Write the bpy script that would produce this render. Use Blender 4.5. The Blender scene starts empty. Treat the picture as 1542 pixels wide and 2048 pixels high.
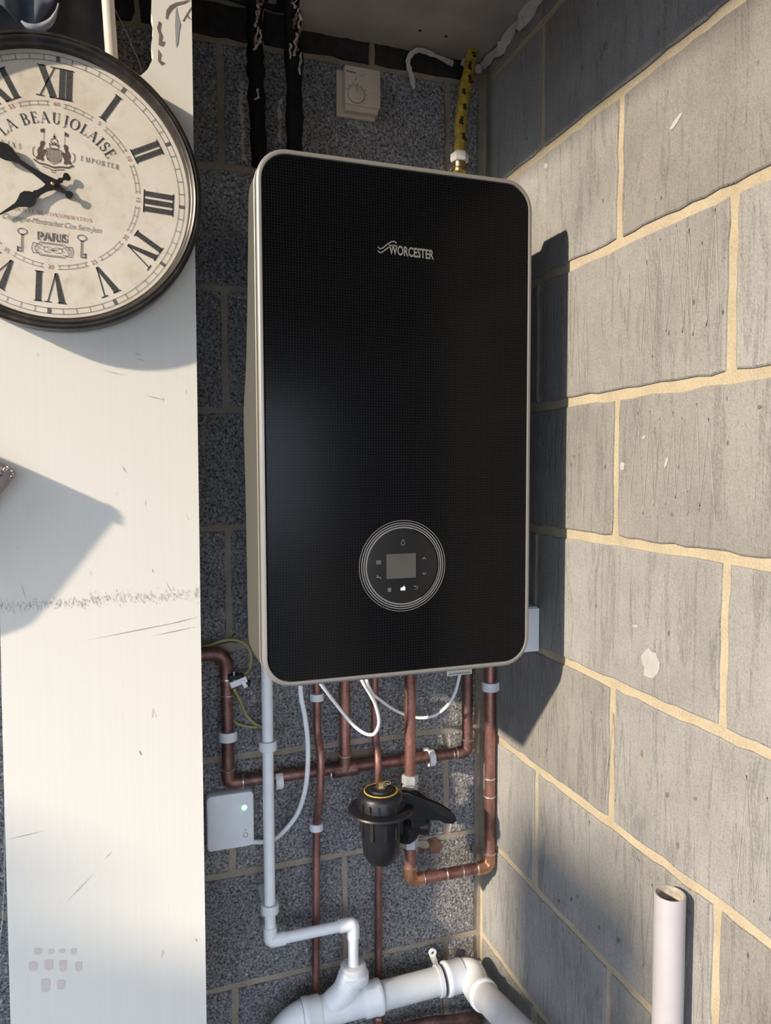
import bpy, bmesh, math, random
from math import sin, cos, pi, radians
from mathutils import Vector, Matrix

# ------------------------------------------------------------------ camera, light
ZO = 0.6                                   # height of the reference block course above the floor
C = bpy.context.scene.collection
scene = bpy.context.scene
CAM = Vector((-0.6906, -1.4143, 1.0157 + ZO)); FPX = 1473.3
_yaw, _pit, _rol = 0.3238, -0.0596, -0.0034
FW = Vector((sin(_yaw)*cos(_pit), cos(_yaw)*cos(_pit), sin(_pit)))
_r = Vector((cos(_yaw), -sin(_yaw), 0)); _u = _r.cross(FW)
RT = _r*cos(_rol) + _u*sin(_rol); UP = -_r*sin(_rol) + _u*cos(_rol)
cd = bpy.data.cameras.new('camera'); cam = bpy.data.objects.new('camera', cd); C.objects.link(cam)
cam.matrix_world = Matrix(((RT.x, UP.x, -FW.x, CAM.x), (RT.y, UP.y, -FW.y, CAM.y), (RT.z, UP.z, -FW.z, CAM.z), (0, 0, 0, 1)))
cd.sensor_fit = 'VERTICAL'; cd.sensor_height = 36; cd.lens = FPX/2048*36; cd.clip_start = .01
scene.camera = cam

SUN = Vector((1, .345, -.44)).normalized()
sd = bpy.data.lights.new('sun', 'SUN'); sun = bpy.data.objects.new('sun', sd); C.objects.link(sun)
sun.rotation_euler = (-SUN).to_track_quat('Z', 'Y').to_euler(); sun.location = (-3, -2, 3)
sd.energy = 6.2; sd.color = (1, .85, .66); sd.angle = radians(1.5)
w = bpy.data.worlds.new('world'); scene.world = w; w.use_nodes = True
bg = w.node_tree.nodes['Background']; bg.inputs[0].default_value = (.72, .82, 1, 1); bg.inputs[1].default_value = 4.2
vs = scene.view_settings
scene.display_settings.display_device = 'sRGB'
vs.view_transform = 'Standard'; vs.look = 'None'; vs.exposure = 0.0; vs.gamma = 1; vs.use_curve_mapping = False

# ------------------------------------------------------------------ helpers
def _ray(px, py): return FW + RT*((px-771)/FPX) - UP*((py-1024)/FPX)
def W(px, py, y=0.):                        # point at distance -y in front of the back wall
    d = _ray(px, py); return CAM + d*((y-CAM.y)/d.y)
def R(px, py, x=0.):                        # point at distance -x from the side wall
    d = _ray(px, py); return CAM + d*((x-CAM.x)/d.x)

def tag(o, label=None, cat=None, group=None, kind=None):
    if label: o['label'] = label
    if cat: o['category'] = cat
    if group: o['group'] = group
    if kind: o['kind'] = kind
    return o
def empty(name, loc, label=None, cat=None, group=None, kind=None):
    o = bpy.data.objects.new(name, None); C.objects.link(o); o.location = loc; o.empty_display_size = .02
    o.matrix_world = Matrix.Translation(Vector(loc))
    return tag(o, label, cat, group, kind)
def mesh(name, vs_, fs, mat, parent=None, smooth=False, auto=None):
    """vertices are world coordinates; kept so under a parent that sits anywhere (unrotated)"""
    me = bpy.data.meshes.new(name)
    if parent is not None:
        off = Vector((0, 0, 0)); p = parent
        while p is not None: off += p.location; p = p.parent
        vs_ = [Vector(v)-off for v in vs_]
    else:
        vs_ = [Vector(v) for v in vs_]
        lo = Vector([min(v[i] for v in vs_) for i in range(3)]); hi = Vector([max(v[i] for v in vs_) for i in range(3)])
        org = Vector(((lo.x+hi.x)/2, (lo.y+hi.y)/2, lo.z))
        vs_ = [v-org for v in vs_]
    me.from_pydata([tuple(v) for v in vs_], [], fs)
    bm = bmesh.new(); bm.from_mesh(me); bmesh.ops.recalc_face_normals(bm, faces=bm.faces)
    if auto:
        for e in bm.edges: e.smooth = len(e.link_faces) == 2 and e.calc_face_angle(0) < radians(auto)
        smooth = True
    for f in bm.faces: f.smooth = smooth
    bm.to_mesh(me); bm.free()
    if mat: me.materials.append(mat)
    o = bpy.data.objects.new(name, me); C.objects.link(o)
    if parent is not None: o.parent = parent
    else: o.location = org
    return o
class G:                                    # geometry collector (world coordinates)
    def __init__(s): s.v = []; s.f = []
    def add(s, v, f):
        n = len(s.v); s.v += [Vector(p) for p in v]; s.f += [tuple(i+n for i in q) for q in f]; return s
    def build(s, name, mat, parent=None, smooth=False, auto=None): return mesh(name, s.v, s.f, mat, parent, smooth, auto)
def bx(g, lo, hi, bev=0., rot=None, c=None):
    bm = bmesh.new(); bmesh.ops.create_cube(bm, size=1)
    lo, hi = Vector(lo), Vector(hi); ce = (lo+hi)/2; d = hi-lo
    for v in bm.verts: v.co = Vector((v.co.x*d.x, v.co.y*d.y, v.co.z*d.z))
    if bev: bmesh.ops.bevel(bm, geom=bm.edges[:]+bm.verts[:], offset=bev, segments=2, profile=.5, affect='EDGES')
    if rot:
        for v in bm.verts: v.co = rot @ v.co
    bm.verts.index_update()
    g.add([v.co+ce for v in bm.verts], [[v.index for v in f.verts] for f in bm.faces]); bm.free(); return g
def tube(g, pts, r, n=14, cap=True, rfun=None):
    pts = [Vector(p) for p in pts]; T = []
    for i in range(len(pts)):
        a = pts[max(i-1, 0)]; b = pts[min(i+1, len(pts)-1)]; T.append((b-a).normalized())
    u = T[0].orthogonal().normalized(); V = []; F = []
    for i, p in enumerate(pts):
        u = (u - T[i]*u.dot(T[i])).normalized(); w_ = T[i].cross(u)
        rr = rfun(i/(len(pts)-1)) if rfun else r
        V += [p + (u*cos(2*pi*k/n) + w_*sin(2*pi*k/n))*rr for k in range(n)]
    for i in range(len(pts)-1):
        for k in range(n): F.append((i*n+k, i*n+(k+1) % n, (i+1)*n+(k+1) % n, (i+1)*n+k))
    if cap: F.append(tuple(range(n))); F.append(tuple((len(pts)-1)*n+k for k in range(n)))
    g.add(V, F); return g
def lathe(g, base, axis, prof, n=28, closed=True):
    base = Vector(base); ax = Vector(axis).normalized(); u = ax.orthogonal().normalized(); w_ = ax.cross(u); V = []; F = []
    for (r, h) in prof:
        V += [base + ax*h + (u*cos(2*pi*k/n) + w_*sin(2*pi*k/n))*max(r, 1e-5) for k in range(n)]
    for i in range(len(prof)-1):
        for k in range(n): F.append((i*n+k, i*n+(k+1) % n, (i+1)*n+(k+1) % n, (i+1)*n+k))
    if closed: F.append(tuple(range(n))); F.append(tuple((len(prof)-1)*n+k for k in range(n)))
    g.add(V, F); return g
def spline(pts, per=8):
    P = [Vector(p) for p in pts]; P = [P[0]*2-P[1]] + P + [P[-1]*2-P[-2]]; out = []
    for i in range(1, len(P)-2):
        a, b, c, d = P[i-1:i+3]
        for k in range(per):
            t = k/per; out.append(.5*((2*b)+(c-a)*t+(2*a-5*b+4*c-d)*t*t+(3*b-a-3*c+d)*t**3))
    out.append(P[-2]); return out
def prism(g, poly, d):                      # poly: world points (flat), d: extrusion vector
    n = len(poly); d = Vector(d); P = [Vector(p) for p in poly]
    g.add(P+[p+d for p in P], [tuple(range(n)), tuple(range(2*n-1, n-1, -1))]+[(i, (i+1) % n, n+(i+1) % n, n+i) for i in range(n)]); return g

# ------------------------------------------------------------------ materials
class NT:
    def __init__(s, name):
        s.m = bpy.data.materials.new(name); s.m.use_nodes = True; s.t = s.m.node_tree; s.b = s.t.nodes['Principled BSDF']
    def n(s, typ, **kw):
        nd = s.t.nodes.new(typ)
        for k, v in kw.items():
            if k.startswith('i_'): 
                key = k[2:]; key = int(key) if key.isdigit() else key.replace('_', ' ')
                if hasattr(v, 'outputs'): s.t.links.new(v.outputs[0], nd.inputs[key])
                elif isinstance(v, bpy.types.NodeSocket): s.t.links.new(v, nd.inputs[key])
                else: nd.inputs[key].default_value = v
            else: setattr(nd, k, v)
        return nd
    def link(s, a, k):
        s.t.links.new(a.outputs[0] if hasattr(a, 'outputs') else a, s.b.inputs[k])
    def ramp(s, fac, stops):
        r = s.n('ShaderNodeValToRGB'); s.t.links.new(fac.outputs[0] if hasattr(fac, 'outputs') else fac, r.inputs[0])
        e = r.color_ramp.elements
        while len(e) < len(stops): e.new(.5)
        for i, (p, c) in enumerate(stops):
            e[i].position = p; e[i].color = (c, c, c, 1) if isinstance(c, (int, float)) else (*c, 1)
        return r
    def pos(s, scale=(1, 1, 1)):
        g = s.n('ShaderNodeNewGeometry'); m = s.n('ShaderNodeMapping'); s.t.links.new(g.outputs['Position'], m.inputs[0]); m.inputs['Scale'].default_value = scale; return m
    def noise(s, co, scale, detail=3, rough=.5, dist=0):
        return s.n('ShaderNodeTexNoise', i_Vector=co, i_Scale=scale, i_Detail=detail, i_Roughness=rough, i_Distortion=dist)
    def mix(s, fac, a, b, mode='MIX'):
        m = s.n('ShaderNodeMix', data_type='RGBA', blend_type=mode)
        for i, v in ((0, fac), (6, a), (7, b)):
            if hasattr(v, 'outputs'):
                s.t.links.new(v.outputs[2] if v.bl_idname == 'ShaderNodeMix' else v.outputs[0], m.inputs[i])
            elif isinstance(v, bpy.types.NodeSocket): s.t.links.new(v, m.inputs[i])
            else: m.inputs[i].default_value = v if i == 0 else (*v, 1)
        return m
    def mul(s, a, b, op='MULTIPLY', c=0.):
        m = s.n('ShaderNodeMath', operation=op)
        for i, v in ((0, a), (1, b), (2, c)):
            if hasattr(v, 'outputs'): s.t.links.new(v.outputs[0], m.inputs[i])
            elif isinstance(v, bpy.types.NodeSocket): s.t.links.new(v, m.inputs[i])
            else: m.inputs[i].default_value = v
        return m
    def color(s, m): s.t.links.new(m.outputs[2] if m.bl_idname == 'ShaderNodeMix' else m.outputs[0], s.b.inputs['Base Color'])
    def bump(s, h, strength=.5, dist=.002):
        b = s.n('ShaderNodeBump', i_Height=h); b.inputs['Strength'].default_value = strength; b.inputs['Distance'].default_value = dist
        s.t.links.new(b.outputs[0], s.b.inputs['Normal'])
def simple(name, col, rough=.5, metal=0., spec=.5, nscale=0, namp=.15, bump=0., coat=0., emis=0):
    t = NT(name); t.b.inputs['Roughness'].default_value = rough; t.b.inputs['Metallic'].default_value = metal
    t.b.inputs['Specular IOR Level'].default_value = spec
    if coat: t.b.inputs['Coat Weight'].default_value = coat
    if emis: t.b.inputs['Emission Color'].default_value = (*col, 1); t.b.inputs['Emission Strength'].default_value = emis
    co = t.pos(); n = t.noise(co, nscale or 40, 4)
    r = t.ramp(n, [(.3, 1-namp), (.7, 1+namp*.3)])
    t.color(t.mix(1., col, r, 'MULTIPLY'))
    if bump: t.bump(t.noise(co, (nscale or 40)*4, 3), bump, .001)
    return t.m

def m_block_back():
    t = NT('block_aerated'); co = t.pos(); t.b.inputs['Roughness'].default_value = .95; t.b.inputs['Specular IOR Level'].default_value = .15
    n = t.noise(co, 215, 4, .7); v = t.n('ShaderNodeTexVoronoi', i_Vector=co, i_Scale=185.)
    big = t.noise(co, 7, 3); oi = t.n('ShaderNodeObjectInfo')
    h = t.mul(t.ramp(n, [(.36, 0.), (.62, 1.)]), t.ramp(v.outputs['Distance'], [(.0, .35), (.55, 1.)]))
    base = t.ramp(h, [(.0, (.075, .077, .082)), (.3, (.29, .295, .31)), (1., (.66, .67, .685))])
    b2 = t.mix(1., base, t.ramp(big, [(.3, (.8, .8, .84)), (.72, (1.12, 1.07, .98))]), 'MULTIPLY')
    b3 = t.mix(1., b2, t.ramp(oi.outputs['Random'], [(0, .86), (1, 1.1)]), 'MULTIPLY')
    t.color(b3); t.bump(h, .9, .004); return t.m
def m_block_side():
    t = NT('block_trowelled'); t.b.inputs['Roughness'].default_value = .9; t.b.inputs['Specular IOR Level'].default_value = .2
    co = t.pos(); big = t.noise(co, 5, 4, .55); fine = t.noise(co, 380, 3, .6); mid = t.noise(t.pos((1, 1, .45)), 60, 5, .7, .8)
    # vertical drag tracks left by the trowel: rough inside, smooth between
    trk = t.ramp(t.noise(t.pos((1, 1, .12)), 48, 3, .6, 1.2), [(.52, 0.), (.64, 1.)])
    grain = t.noise(t.pos((1, 1, .5)), 230, 4, .7, .5); hair = t.noise(t.pos((1, 1, .05)), 240, 3, .6, .3)
    pits = t.n('ShaderNodeTexVoronoi', i_Vector=t.pos((1, 1, .55)), i_Scale=26.); oi = t.n('ShaderNodeObjectInfo')
    rough = t.mul(t.ramp(grain, [(.38, 0.), (.62, 1.)]), trk)
    c = t.ramp(big, [(.3, (.235, .232, .222)), (.7, (.335, .332, .32))])
    c = t.mix(t.mul(rough, .17), c, (.13, .125, .12))
    c = t.mix(1., c, t.ramp(hair, [(.28, .95), (.5, 1.), (.8, 1.02)]), 'MULTIPLY')
    c = t.mix(1., c, t.ramp(mid, [(.3, .93), (.65, 1.03)]), 'MULTIPLY')
    c = t.mix(1., c, t.ramp(fine, [(.32, .80), (.55, 1.03)]), 'MULTIPLY')
    c = t.mix(1., c, t.ramp(pits.outputs['Distance'], [(.03, .4), (.07, 1.)]), 'MULTIPLY')
    c = t.mix(1., c, t.ramp(oi.outputs['Random'], [(0, (.84, .81, .78)), (1, (1.08, 1.08, 1.09))]), 'MULTIPLY')
    t.color(c)
    hh = t.mul(t.mul(rough, -1.), t.mul(hair, .22), 'ADD'); hh = t.mul(hh, t.mul(mid, .5), 'ADD'); hh = t.mul(hh, t.mul(fine, .55), 'ADD')
    t.bump(hh, .55, .003); return t.m
def m_mortar():
    t = NT('mortar'); co = t.pos(); t.b.inputs['Roughness'].default_value = .95; t.b.inputs['Specular IOR Level'].default_value = .1
    n = t.noise(co, 14, 4, .6); f = t.noise(co, 300, 3)
    t.color(t.mix(1., t.ramp(n, [(.3, (.39, .33, .235)), (.7, (.50, .43, .315))]), t.ramp(f, [(.3, .85), (.7, 1.08)]), 'MULTIPLY'))
    t.bump(t.mul(t.mul(n, 3.), f, 'ADD'), .35, .002); return t.m
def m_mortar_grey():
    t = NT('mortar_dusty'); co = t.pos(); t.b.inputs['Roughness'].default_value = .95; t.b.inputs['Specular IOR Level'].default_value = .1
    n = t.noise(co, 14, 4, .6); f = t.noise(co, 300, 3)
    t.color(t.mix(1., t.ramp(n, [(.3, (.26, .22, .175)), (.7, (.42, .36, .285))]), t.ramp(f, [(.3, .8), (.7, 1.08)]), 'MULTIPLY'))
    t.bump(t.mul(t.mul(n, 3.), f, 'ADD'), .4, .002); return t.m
def m_copper(name='copper', a=(.56, .29, .24), b=(.24, .12, .10), rough=.40):
    t = NT(name); co = t.pos((1, 1, .35)); t.b.inputs['Metallic'].default_value = .9
    n = t.noise(co, 22, 4, .6); f = t.noise(t.pos(), 160, 3, .6)
    t.color(t.mix(1., t.ramp(n, [(.34, b), (.62, a)]), t.ramp(f, [(.3, .8), (.7, 1.1)]), 'MULTIPLY'))
    t.link(t.ramp(n, [(.3, rough+.14), (.7, rough)]), 'Roughness'); return t.m
def m_board():
    t = NT('painted_board'); t.b.inputs['Roughness'].default_value = .55; t.b.inputs['Specular IOR Level'].default_value = .3
    co = t.pos(); gr = t.pos((1, 1, .012)); n = t.noise(gr, 260, 3, .6); big = t.noise(co, 3, 3)
    c = t.mix(1., (.81, .78, .70), t.ramp(n, [(.3, .98), (.7, 1.005)]), 'MULTIPLY')
    # a band of grey scuff marks and scattered small scratches
    sx = t.n('ShaderNodeSeparateXYZ', i_0=co); 
    zz = t.mul(sx.outputs[2], 1., 'MULTIPLY'); line = t.mul(t.mul(sx.outputs[0], .055), zz, 'SUBTRACT')     # .055x - z
    dz = t.mul(line, 1.442+.043+.0, 'ADD'); band = t.ramp(t.mul(dz, 0., 'ABSOLUTE'), [(.0, 1.), (.006, .85), (.017, 0.)])
    tick = t.noise(t.pos((1, 1, .22)), 330, 2, .6, .4); tk = t.ramp(tick, [(.47, 0.), (.58, 1.)])
    sp = t.noise(t.pos((1, 1, .35)), 95, 2, .4, .3); sp2 = t.noise(co, 9, 2)
    spk = t.mul(t.ramp(sp, [(.755, 0.), (.78, 1.)]), t.ramp(sp2, [(.45, 0.), (.6, .6)]))
    c = t.mix(spk, c, (.30, .27, .25))
    t.color(c); t.bump(n, .06, .0006); return t.m

M = dict(
 back=m_block_back(), side=m_block_side(), mortar=m_mortar(), mortar_grey=m_mortar_grey(), copper=m_copper(), dull=m_copper('copper_dull', (.38, .21, .18), (.13, .075, .07), .48),
 brass_copper=m_copper('copper_bright', (.66, .35, .21), (.36, .17, .11), .3),
 board=m_board(),
 solder=simple('solder', (.75, .68, .62), .35, .9), steel=simple('steel', (.70, .71, .73), .32, .55),
 brass=simple('brass', (.78, .58, .30), .3, 1., nscale=120),
 plastic=simple('white_plastic', (.85, .865, .89), .38, namp=.05), plastic_old=simple('white_plastic_dusty', (.80, .80, .80), .45, nscale=18, namp=.14),
 clip=simple('clip_plastic', (.76, .78, .80), .5, namp=.08), cable=simple('white_cable', (.82, .83, .85), .45, namp=.05),
 stdpipe=simple('standpipe_plastic', (.40, .385, .41), .4, nscale=15, namp=.08),
 pipe_in=simple('dusty_bore', (.42, .37, .31), .9, nscale=120, namp=.4),
 earth=simple('earth_yellow', (.40, .37, .15), .5, nscale=60, namp=.3), earth_green=simple('earth_green', (.17, .25, .10), .5),
 black=simple('black_plastic', (.012, .013, .016), .42, spec=.45, nscale=70, namp=.2, bump=.1), blackmat=simple('black_rubber', (.008, .008, .008), .7),
 tape=simple('black_tape', (.010, .009, .009), .7, 0., .2, nscale=50, namp=.5, bump=.35), foil=simple('torn_foil', (.62, .54, .47), .35, .2, nscale=60, namp=.5),
 casing=simple('boiler_casing', (.085, .085, .077), .6, 0., .08, namp=.05), rim=simple('boiler_rim', (.31, .305, .285), .34, .3, namp=.04), chassis=simple('boiler_chassis', (.10, .10, .10), .5),
 ring=simple('print_grey', (.20, .20, .20), .5, namp=.02), logo=simple('logo_grey', (.21, .205, .20), .55, namp=.02),
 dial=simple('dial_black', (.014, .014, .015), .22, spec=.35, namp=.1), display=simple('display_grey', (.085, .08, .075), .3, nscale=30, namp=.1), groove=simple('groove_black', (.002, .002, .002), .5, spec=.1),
 icon=simple('icon_grey', (.22, .22, .22), .5), lit=simple('lit_icon', (1, 1, 1), .5, emis=1.6), led=simple('led_green', (.12, 1, .62), .4, emis=18.),
 thermo=simple('thermostat_plastic', (.60, .51, .40), .5, namp=.06), thermo_ink=simple('dark_ink', (.05, .04, .035), .7),
 ceiling=simple('plasterboard', (.40, .36, .32), .9, nscale=12, namp=.2, bump=.1), flake=simple('torn_paper', (.55, .50, .44), .8, nscale=60, namp=.25),
 gas=simple('yellow_tape', (.52, .36, .045), .35, nscale=70, namp=.5, bump=.4), ink=simple('black_ink', (.01, .01, .01), .5),
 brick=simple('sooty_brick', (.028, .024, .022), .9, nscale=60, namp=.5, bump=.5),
 face=None, rimclock=None, hands=simple('hand_black', (.012, .012, .013), .45), num=simple('numeral_ink', (.075, .075, .072), .8, nscale=700, namp=.75),
 sepia=simple('sepia_ink', (.15, .10, .08), .8, nscale=300, namp=.5), red=simple('red_ink', (.42, .16, .13), .8), greyink=simple('grey_ink', (.15, .14, .135), .8, nscale=400, namp=.4),
 cloth=simple('navy_cloth', (.12, .135, .18), .85, nscale=30, namp=.4, bump=.2), cloth2=simple('grey_cloth', (.075, .072, .074), .85, nscale=30, namp=.3), lining=simple('pale_lining', (.30, .33, .40), .8),
 rod=simple('painted_rod', (.62, .58, .50), .5), rawwood=simple('bare_wood', (.23, .17, .13), .8, nscale=50, namp=.4), greypaint=simple('old_grey_paint_and_shade', (.35, .37, .40), .7),
 sequin=simple('sequin', (.80, .72, .66), .18, .85, nscale=200, namp=.4), sequinbase=simple('sequin_net', (.36, .30, .28), .8),
 floor=simple('concrete_floor', (.16, .16, .165), .9, nscale=6, namp=.25), ground=simple('pale_paving', (.10, .105, .11), .9, nscale=2, namp=.2),
 wallout=simple('unseen_wall', (.35, .30, .26), .9, nscale=8, namp=.3), patch=simple('white_scuff', (.43, .425, .41), .9), rust=simple('rust_stain', (.16, .075, .05), .9, nscale=60, namp=.6),
 foam=simple('filler_foam', (.30, .28, .24), .9, nscale=40, namp=.3, bump=.3), tagm=simple('paper_tag', (.62, .60, .55), .6), bead=simple('thread_beads', (.70, .66, .60), .5),
)
def m_face():
    t = NT('aged_paper'); co = t.pos(); n = t.noise(co, 16, 5, .65); n2 = t.noise(co, 45, 4, .6)
    c = t.mix(1., t.ramp(n, [(.3, (.64, .55, .43)), (.5, (.76, .69, .58)), (.7, (.80, .74, .65))]), t.ramp(n2, [(.28, .86), (.45, 1.)]), 'MULTIPLY')
    t.color(c); t.b.inputs['Roughness'].default_value = .6; return t.m
def m_glass():
    t = NT('black_glass'); t.b.inputs['Base Color'].default_value = (.004, .004, .005, 1); t.b.inputs['Roughness'].default_value = .2
    t.b.inputs['Specular IOR Level'].default_value = .16
    co = t.pos(); b = t.n('ShaderNodeTexBrick', i_Vector=t.n('ShaderNodeCombineXYZ', i_0=t.n('ShaderNodeSeparateXYZ', i_0=co).outputs[0], i_1=t.n('ShaderNodeSeparateXYZ', i_0=co).outputs[2]), i_Scale=1.)
    b.offset = 0; b.inputs['Brick Width'].default_value = .0042; b.inputs['Row Height'].default_value = .0042; b.inputs['Mortar Size'].default_value = .00055; b.inputs['Mortar Smooth'].default_value = .5
    t.color(t.ramp(b.outputs['Fac'], [(0, (.002, .002, .0022)), (1, (.008, .009, .011))])); return t.m
def m_clockrim():
    t = NT('clock_rim'); co = t.pos(); n = t.noise(co, 40, 4, .6)
    t.color(t.ramp(n, [(.35, (.030, .027, .024)), (.6, (.058, .051, .045)), (.8, (.10, .092, .082))])); t.b.inputs['Metallic'].default_value = .35; t.b.inputs['Roughness'].default_value = .34; return t.m
M['face'] = m_face(); M['rimclock'] = m_clockrim(); M['glass'] = m_glass()

# ------------------------------------------------------------------ setting
rnd = random.Random(7)
ZK = {-3: -.6, -2: -.45, -1: -.225, 0: 0, 1: .2276, 2: .459, 3: .6818, 4: .9029, 5: 1.1246, 6: 1.3496, 7: 1.5697, 8: 1.7947}
def struct(g, name, mat, parent=None, **k):
    o = g.build(name, mat, parent, **k)
    if parent is None: o['kind'] = 'structure'
    return o
XL, YF, ZC = -2.6, -2.4, 2.635+ZO
g = G(); bx(g, (XL, YF, -.1), (.12, .12, 0)); struct(g, 'floor', M['floor'])
g = G(); bx(g, (-14, -16, -.16), (6, YF, -.012)); bx(g, (-14, YF, -.16), (XL, 6, -.012)); struct(g, 'ground', M['ground'])
g = G(); bx(g, (-2.43, YF, ZC), (.12, .12, ZC+.1)); struct(g, 'ceiling', M['ceiling'])
g = G(); bx(g, (-2.43, YF-.12, 1.32+ZO), (.12, YF, ZC+.1)); struct(g, 'wall_front', M['wallout'])
g = G(); bx(g, (-2.53, YF, 0), (-2.43, -1.80, ZC)); bx(g, (-2.53, -.66, 0), (-2.43, 0, ZC)); bx(g, (-2.53, -1.80, 0), (-2.43, -.66, .25+ZO)); struct(g, 'wall_left', M['wallout'])
g = G(); bx(g, (-5.2, -1.62, 0), (-5.0, .4, 2.27+ZO)); bx(g, (-5.2, -3.6, 0), (-5.0, -1.62, 2.12+ZO)); bx(g, (-5.2, -2.30, 2.12+ZO), (-5.0, -1.93, 2.57+ZO)); struct(g, 'sun_blocker_wall', M['wallout'])  # unseen wall and pier, added and shaped to cut off the low sun
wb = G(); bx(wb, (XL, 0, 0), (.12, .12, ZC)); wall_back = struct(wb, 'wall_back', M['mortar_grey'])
wr = G(); bx(wr, (0, YF, 0), (.12, 0, ZC)); wall_right = struct(wr, 'wall_right', M['mortar'])

def rough_block(parent, name, u0, u1, z0, z1, wall, mat, proud=.0035, jit=.0014, seed=0):
    """one block: an irregular outline standing proud of the joint, u = distance from the corner"""
    rr = random.Random(seed); pts = []
    nu = max(3, int((u1-u0)/.024)); nz = max(3, int((z1-z0)/.024))
    def j(): return rr.uniform(-jit, jit)
    for i in range(nu): pts.append((u0+(u1-u0)*i/nu+(j() if i else abs(j())+.001), z0+j()))
    for i in range(nz): pts.append((u1+j(), z0+(z1-z0)*i/nz+(j() if i else .0015)))
    for i in range(nu): pts.append((u1-(u1-u0)*i/nu+j(), z1+j()))
    for i in range(nz): pts.append((u0+j(), z1-(z1-z0)*i/nz+j()))
    cu, cz = (u0+u1)/2, (z0+z1)/2; n = len(pts); V = []
    for e, d in ((.0018, -.004), (0., proud*.6), (-.0022, proud)):
        for (u, z) in pts:
            su = 1 if u > cu else -1; sz = 1 if z > cz else -1
            uu = u+su*e*(1 if abs(u-cu) > (u1-u0)/2-.01 else 0); z2 = z+sz*e*(1 if abs(z-cz) > (z1-z0)/2-.01 else 0)
            V.append((-uu, -d, z2+ZO) if wall == 'B' else (-d, -uu, z2+ZO))
    F = [tuple(range(2*n, 3*n))]
    for k in range(2):
        for i in range(n): F.append((k*n+i, k*n+(i+1) % n, (k+1)*n+(i+1) % n, (k+1)*n+i))
    return mesh(name, V, F, mat, parent)
jh = .0055
for wall, par, o0, umax, mat in (('B', wall_back, .0815, 1.55, M['back']), ('R', wall_right, .2377-.0, 1.6, M['side'])):
    jh = .0066 if wall == 'B' else .0078
    for k in range(-1, 9):
        z0 = ZK[k]+jh; z1 = (ZK[k+1] if k+1 in ZK else 0)-jh
        if k == 8: z0 = 1.7947+jh; z1 = 1.7947+.225-jh
        if wall == 'B' and k == 8: continue
        if wall == 'B': first = .0815+(0 if k % 2 else .225)
        else: first = .2377 if k % 2 else .0127+.45
        edges = [.0135]+[first+.45*i for i in range(5)]
        if edges[0]+.03 > edges[1]-jh: edges = edges[1:]
        for i in range(len(edges)-1):
            a = edges[i]+(jh if i else .002); b = edges[i+1]-jh
            if a > umax: break
            rough_block(par, 'concrete_block', a, b, z0, z1, wall, mat, jit=.0016 if wall == 'B' else .0019, seed=k*100+i*7+(5 if wall == 'B' else 3))
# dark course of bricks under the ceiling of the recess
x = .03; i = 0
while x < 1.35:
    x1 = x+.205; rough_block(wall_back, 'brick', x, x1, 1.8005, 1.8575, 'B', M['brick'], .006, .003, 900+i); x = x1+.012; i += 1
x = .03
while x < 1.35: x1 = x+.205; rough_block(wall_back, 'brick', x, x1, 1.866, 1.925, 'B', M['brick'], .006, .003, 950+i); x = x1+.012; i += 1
# white scuffs, mineral streaks on the walls (marks with a shape of their own)
def blotch(name, parent, pts, mat, n=(0, -1, 0), off=.0042):
    c = sum((Vector(p) for p in pts), Vector())/len(pts); d = Vector(n)*off
    return mesh(name, [Vector(p)+d for p in pts]+[c+d*1.15], [(i, (i+1) % len(pts), len(pts)) for i in range(len(pts))], mat, parent)
def streak(px, y0, y1, wpx, mat, seed):
    rr = random.Random(seed); g = G(); y = y0
    while y < y1:
        s = wpx*rr.uniform(.25, .8); cx = px(y)+rr.uniform(-wpx*.4, wpx*.4); pts = [W(cx+s*cos(a)*rr.uniform(.5, 1), y+s*1.3*sin(a)*rr.uniform(.5, 1)) for a in [t*pi/3.5 for t in range(7)]]
        c = sum(pts, Vector())/7; g.add([p+Vector((0, -.0041, 0)) for p in pts]+[c+Vector((0, -.0052, 0))], [(i, (i+1) % 7, 7) for i in range(7)]); y += s*rr.uniform(.9, 1.7)
    g.build('plaster_splash', mat, wall_back)
streak(lambda y: 480+(y-170)*.035, 170, 322, 8, M['flake'], 1)
streak(lambda y: 558+(y-205)*.02, 205, 285, 8, M['flake'], 2)
streak(lambda y: 671, 270, 295, 5, M['flake'], 3)
def irregular(fn, cx, cy, rx, ry, seed, n=14, tilt=0):
    rr = random.Random(seed); out = []
    for i in range(n):
        a = 2*pi*i/n; s = rr.uniform(.65, 1.1); dx, dy = rx*cos(a)*s, ry*sin(a)*s
        out.append(fn(cx+dx*cos(tilt)-dy*sin(tilt), cy+dx*sin(tilt)+dy*cos(tilt)))
    return out
for cx, cy, rx, ry, s, tl in ((1306, 1325, 20, 30, 5, 0), (1356, 245, 4, 26, 6, .6), (1249, 932, 6, 11, 7, 0), (1337, 925, 3, 14, 8, .3), (1096, 333, 4, 7, 9, 0), (1292, 875, 3, 5, 10, .5), (1275, 1252, 7, 4, 11, 0)):
    blotch('plaster_scuff', wall_right, irregular(R, cx, cy, rx, ry, s, tilt=tl), M['patch'], (-1, 0, 0))
for cx, cy, rx, ry, s in ((1152, 912, 3, 4, 21), (1524, 814, 5, 5, 22), (1348, 1028, 3, 5, 23), (1380, 982, 2, 2, 24), (1288, 1506, 3, 8, 25), (1339, 1589, 4, 7, 26), (1395, 1596, 4, 4, 27), (1360, 1690, 4, 9, 28), (1241, 1880, 5, 6, 29), (1215, 92, 5, 10, 30), (1323, 68, 3, 8, 31), (1147, 1798, 3, 6, 32), (1122, 1801, 3, 4, 33)):
    blotch('pit_mark', wall_right, irregular(R, cx, cy, rx, ry, s, 9), M['rawwood'], (-1, 0, 0))
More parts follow.
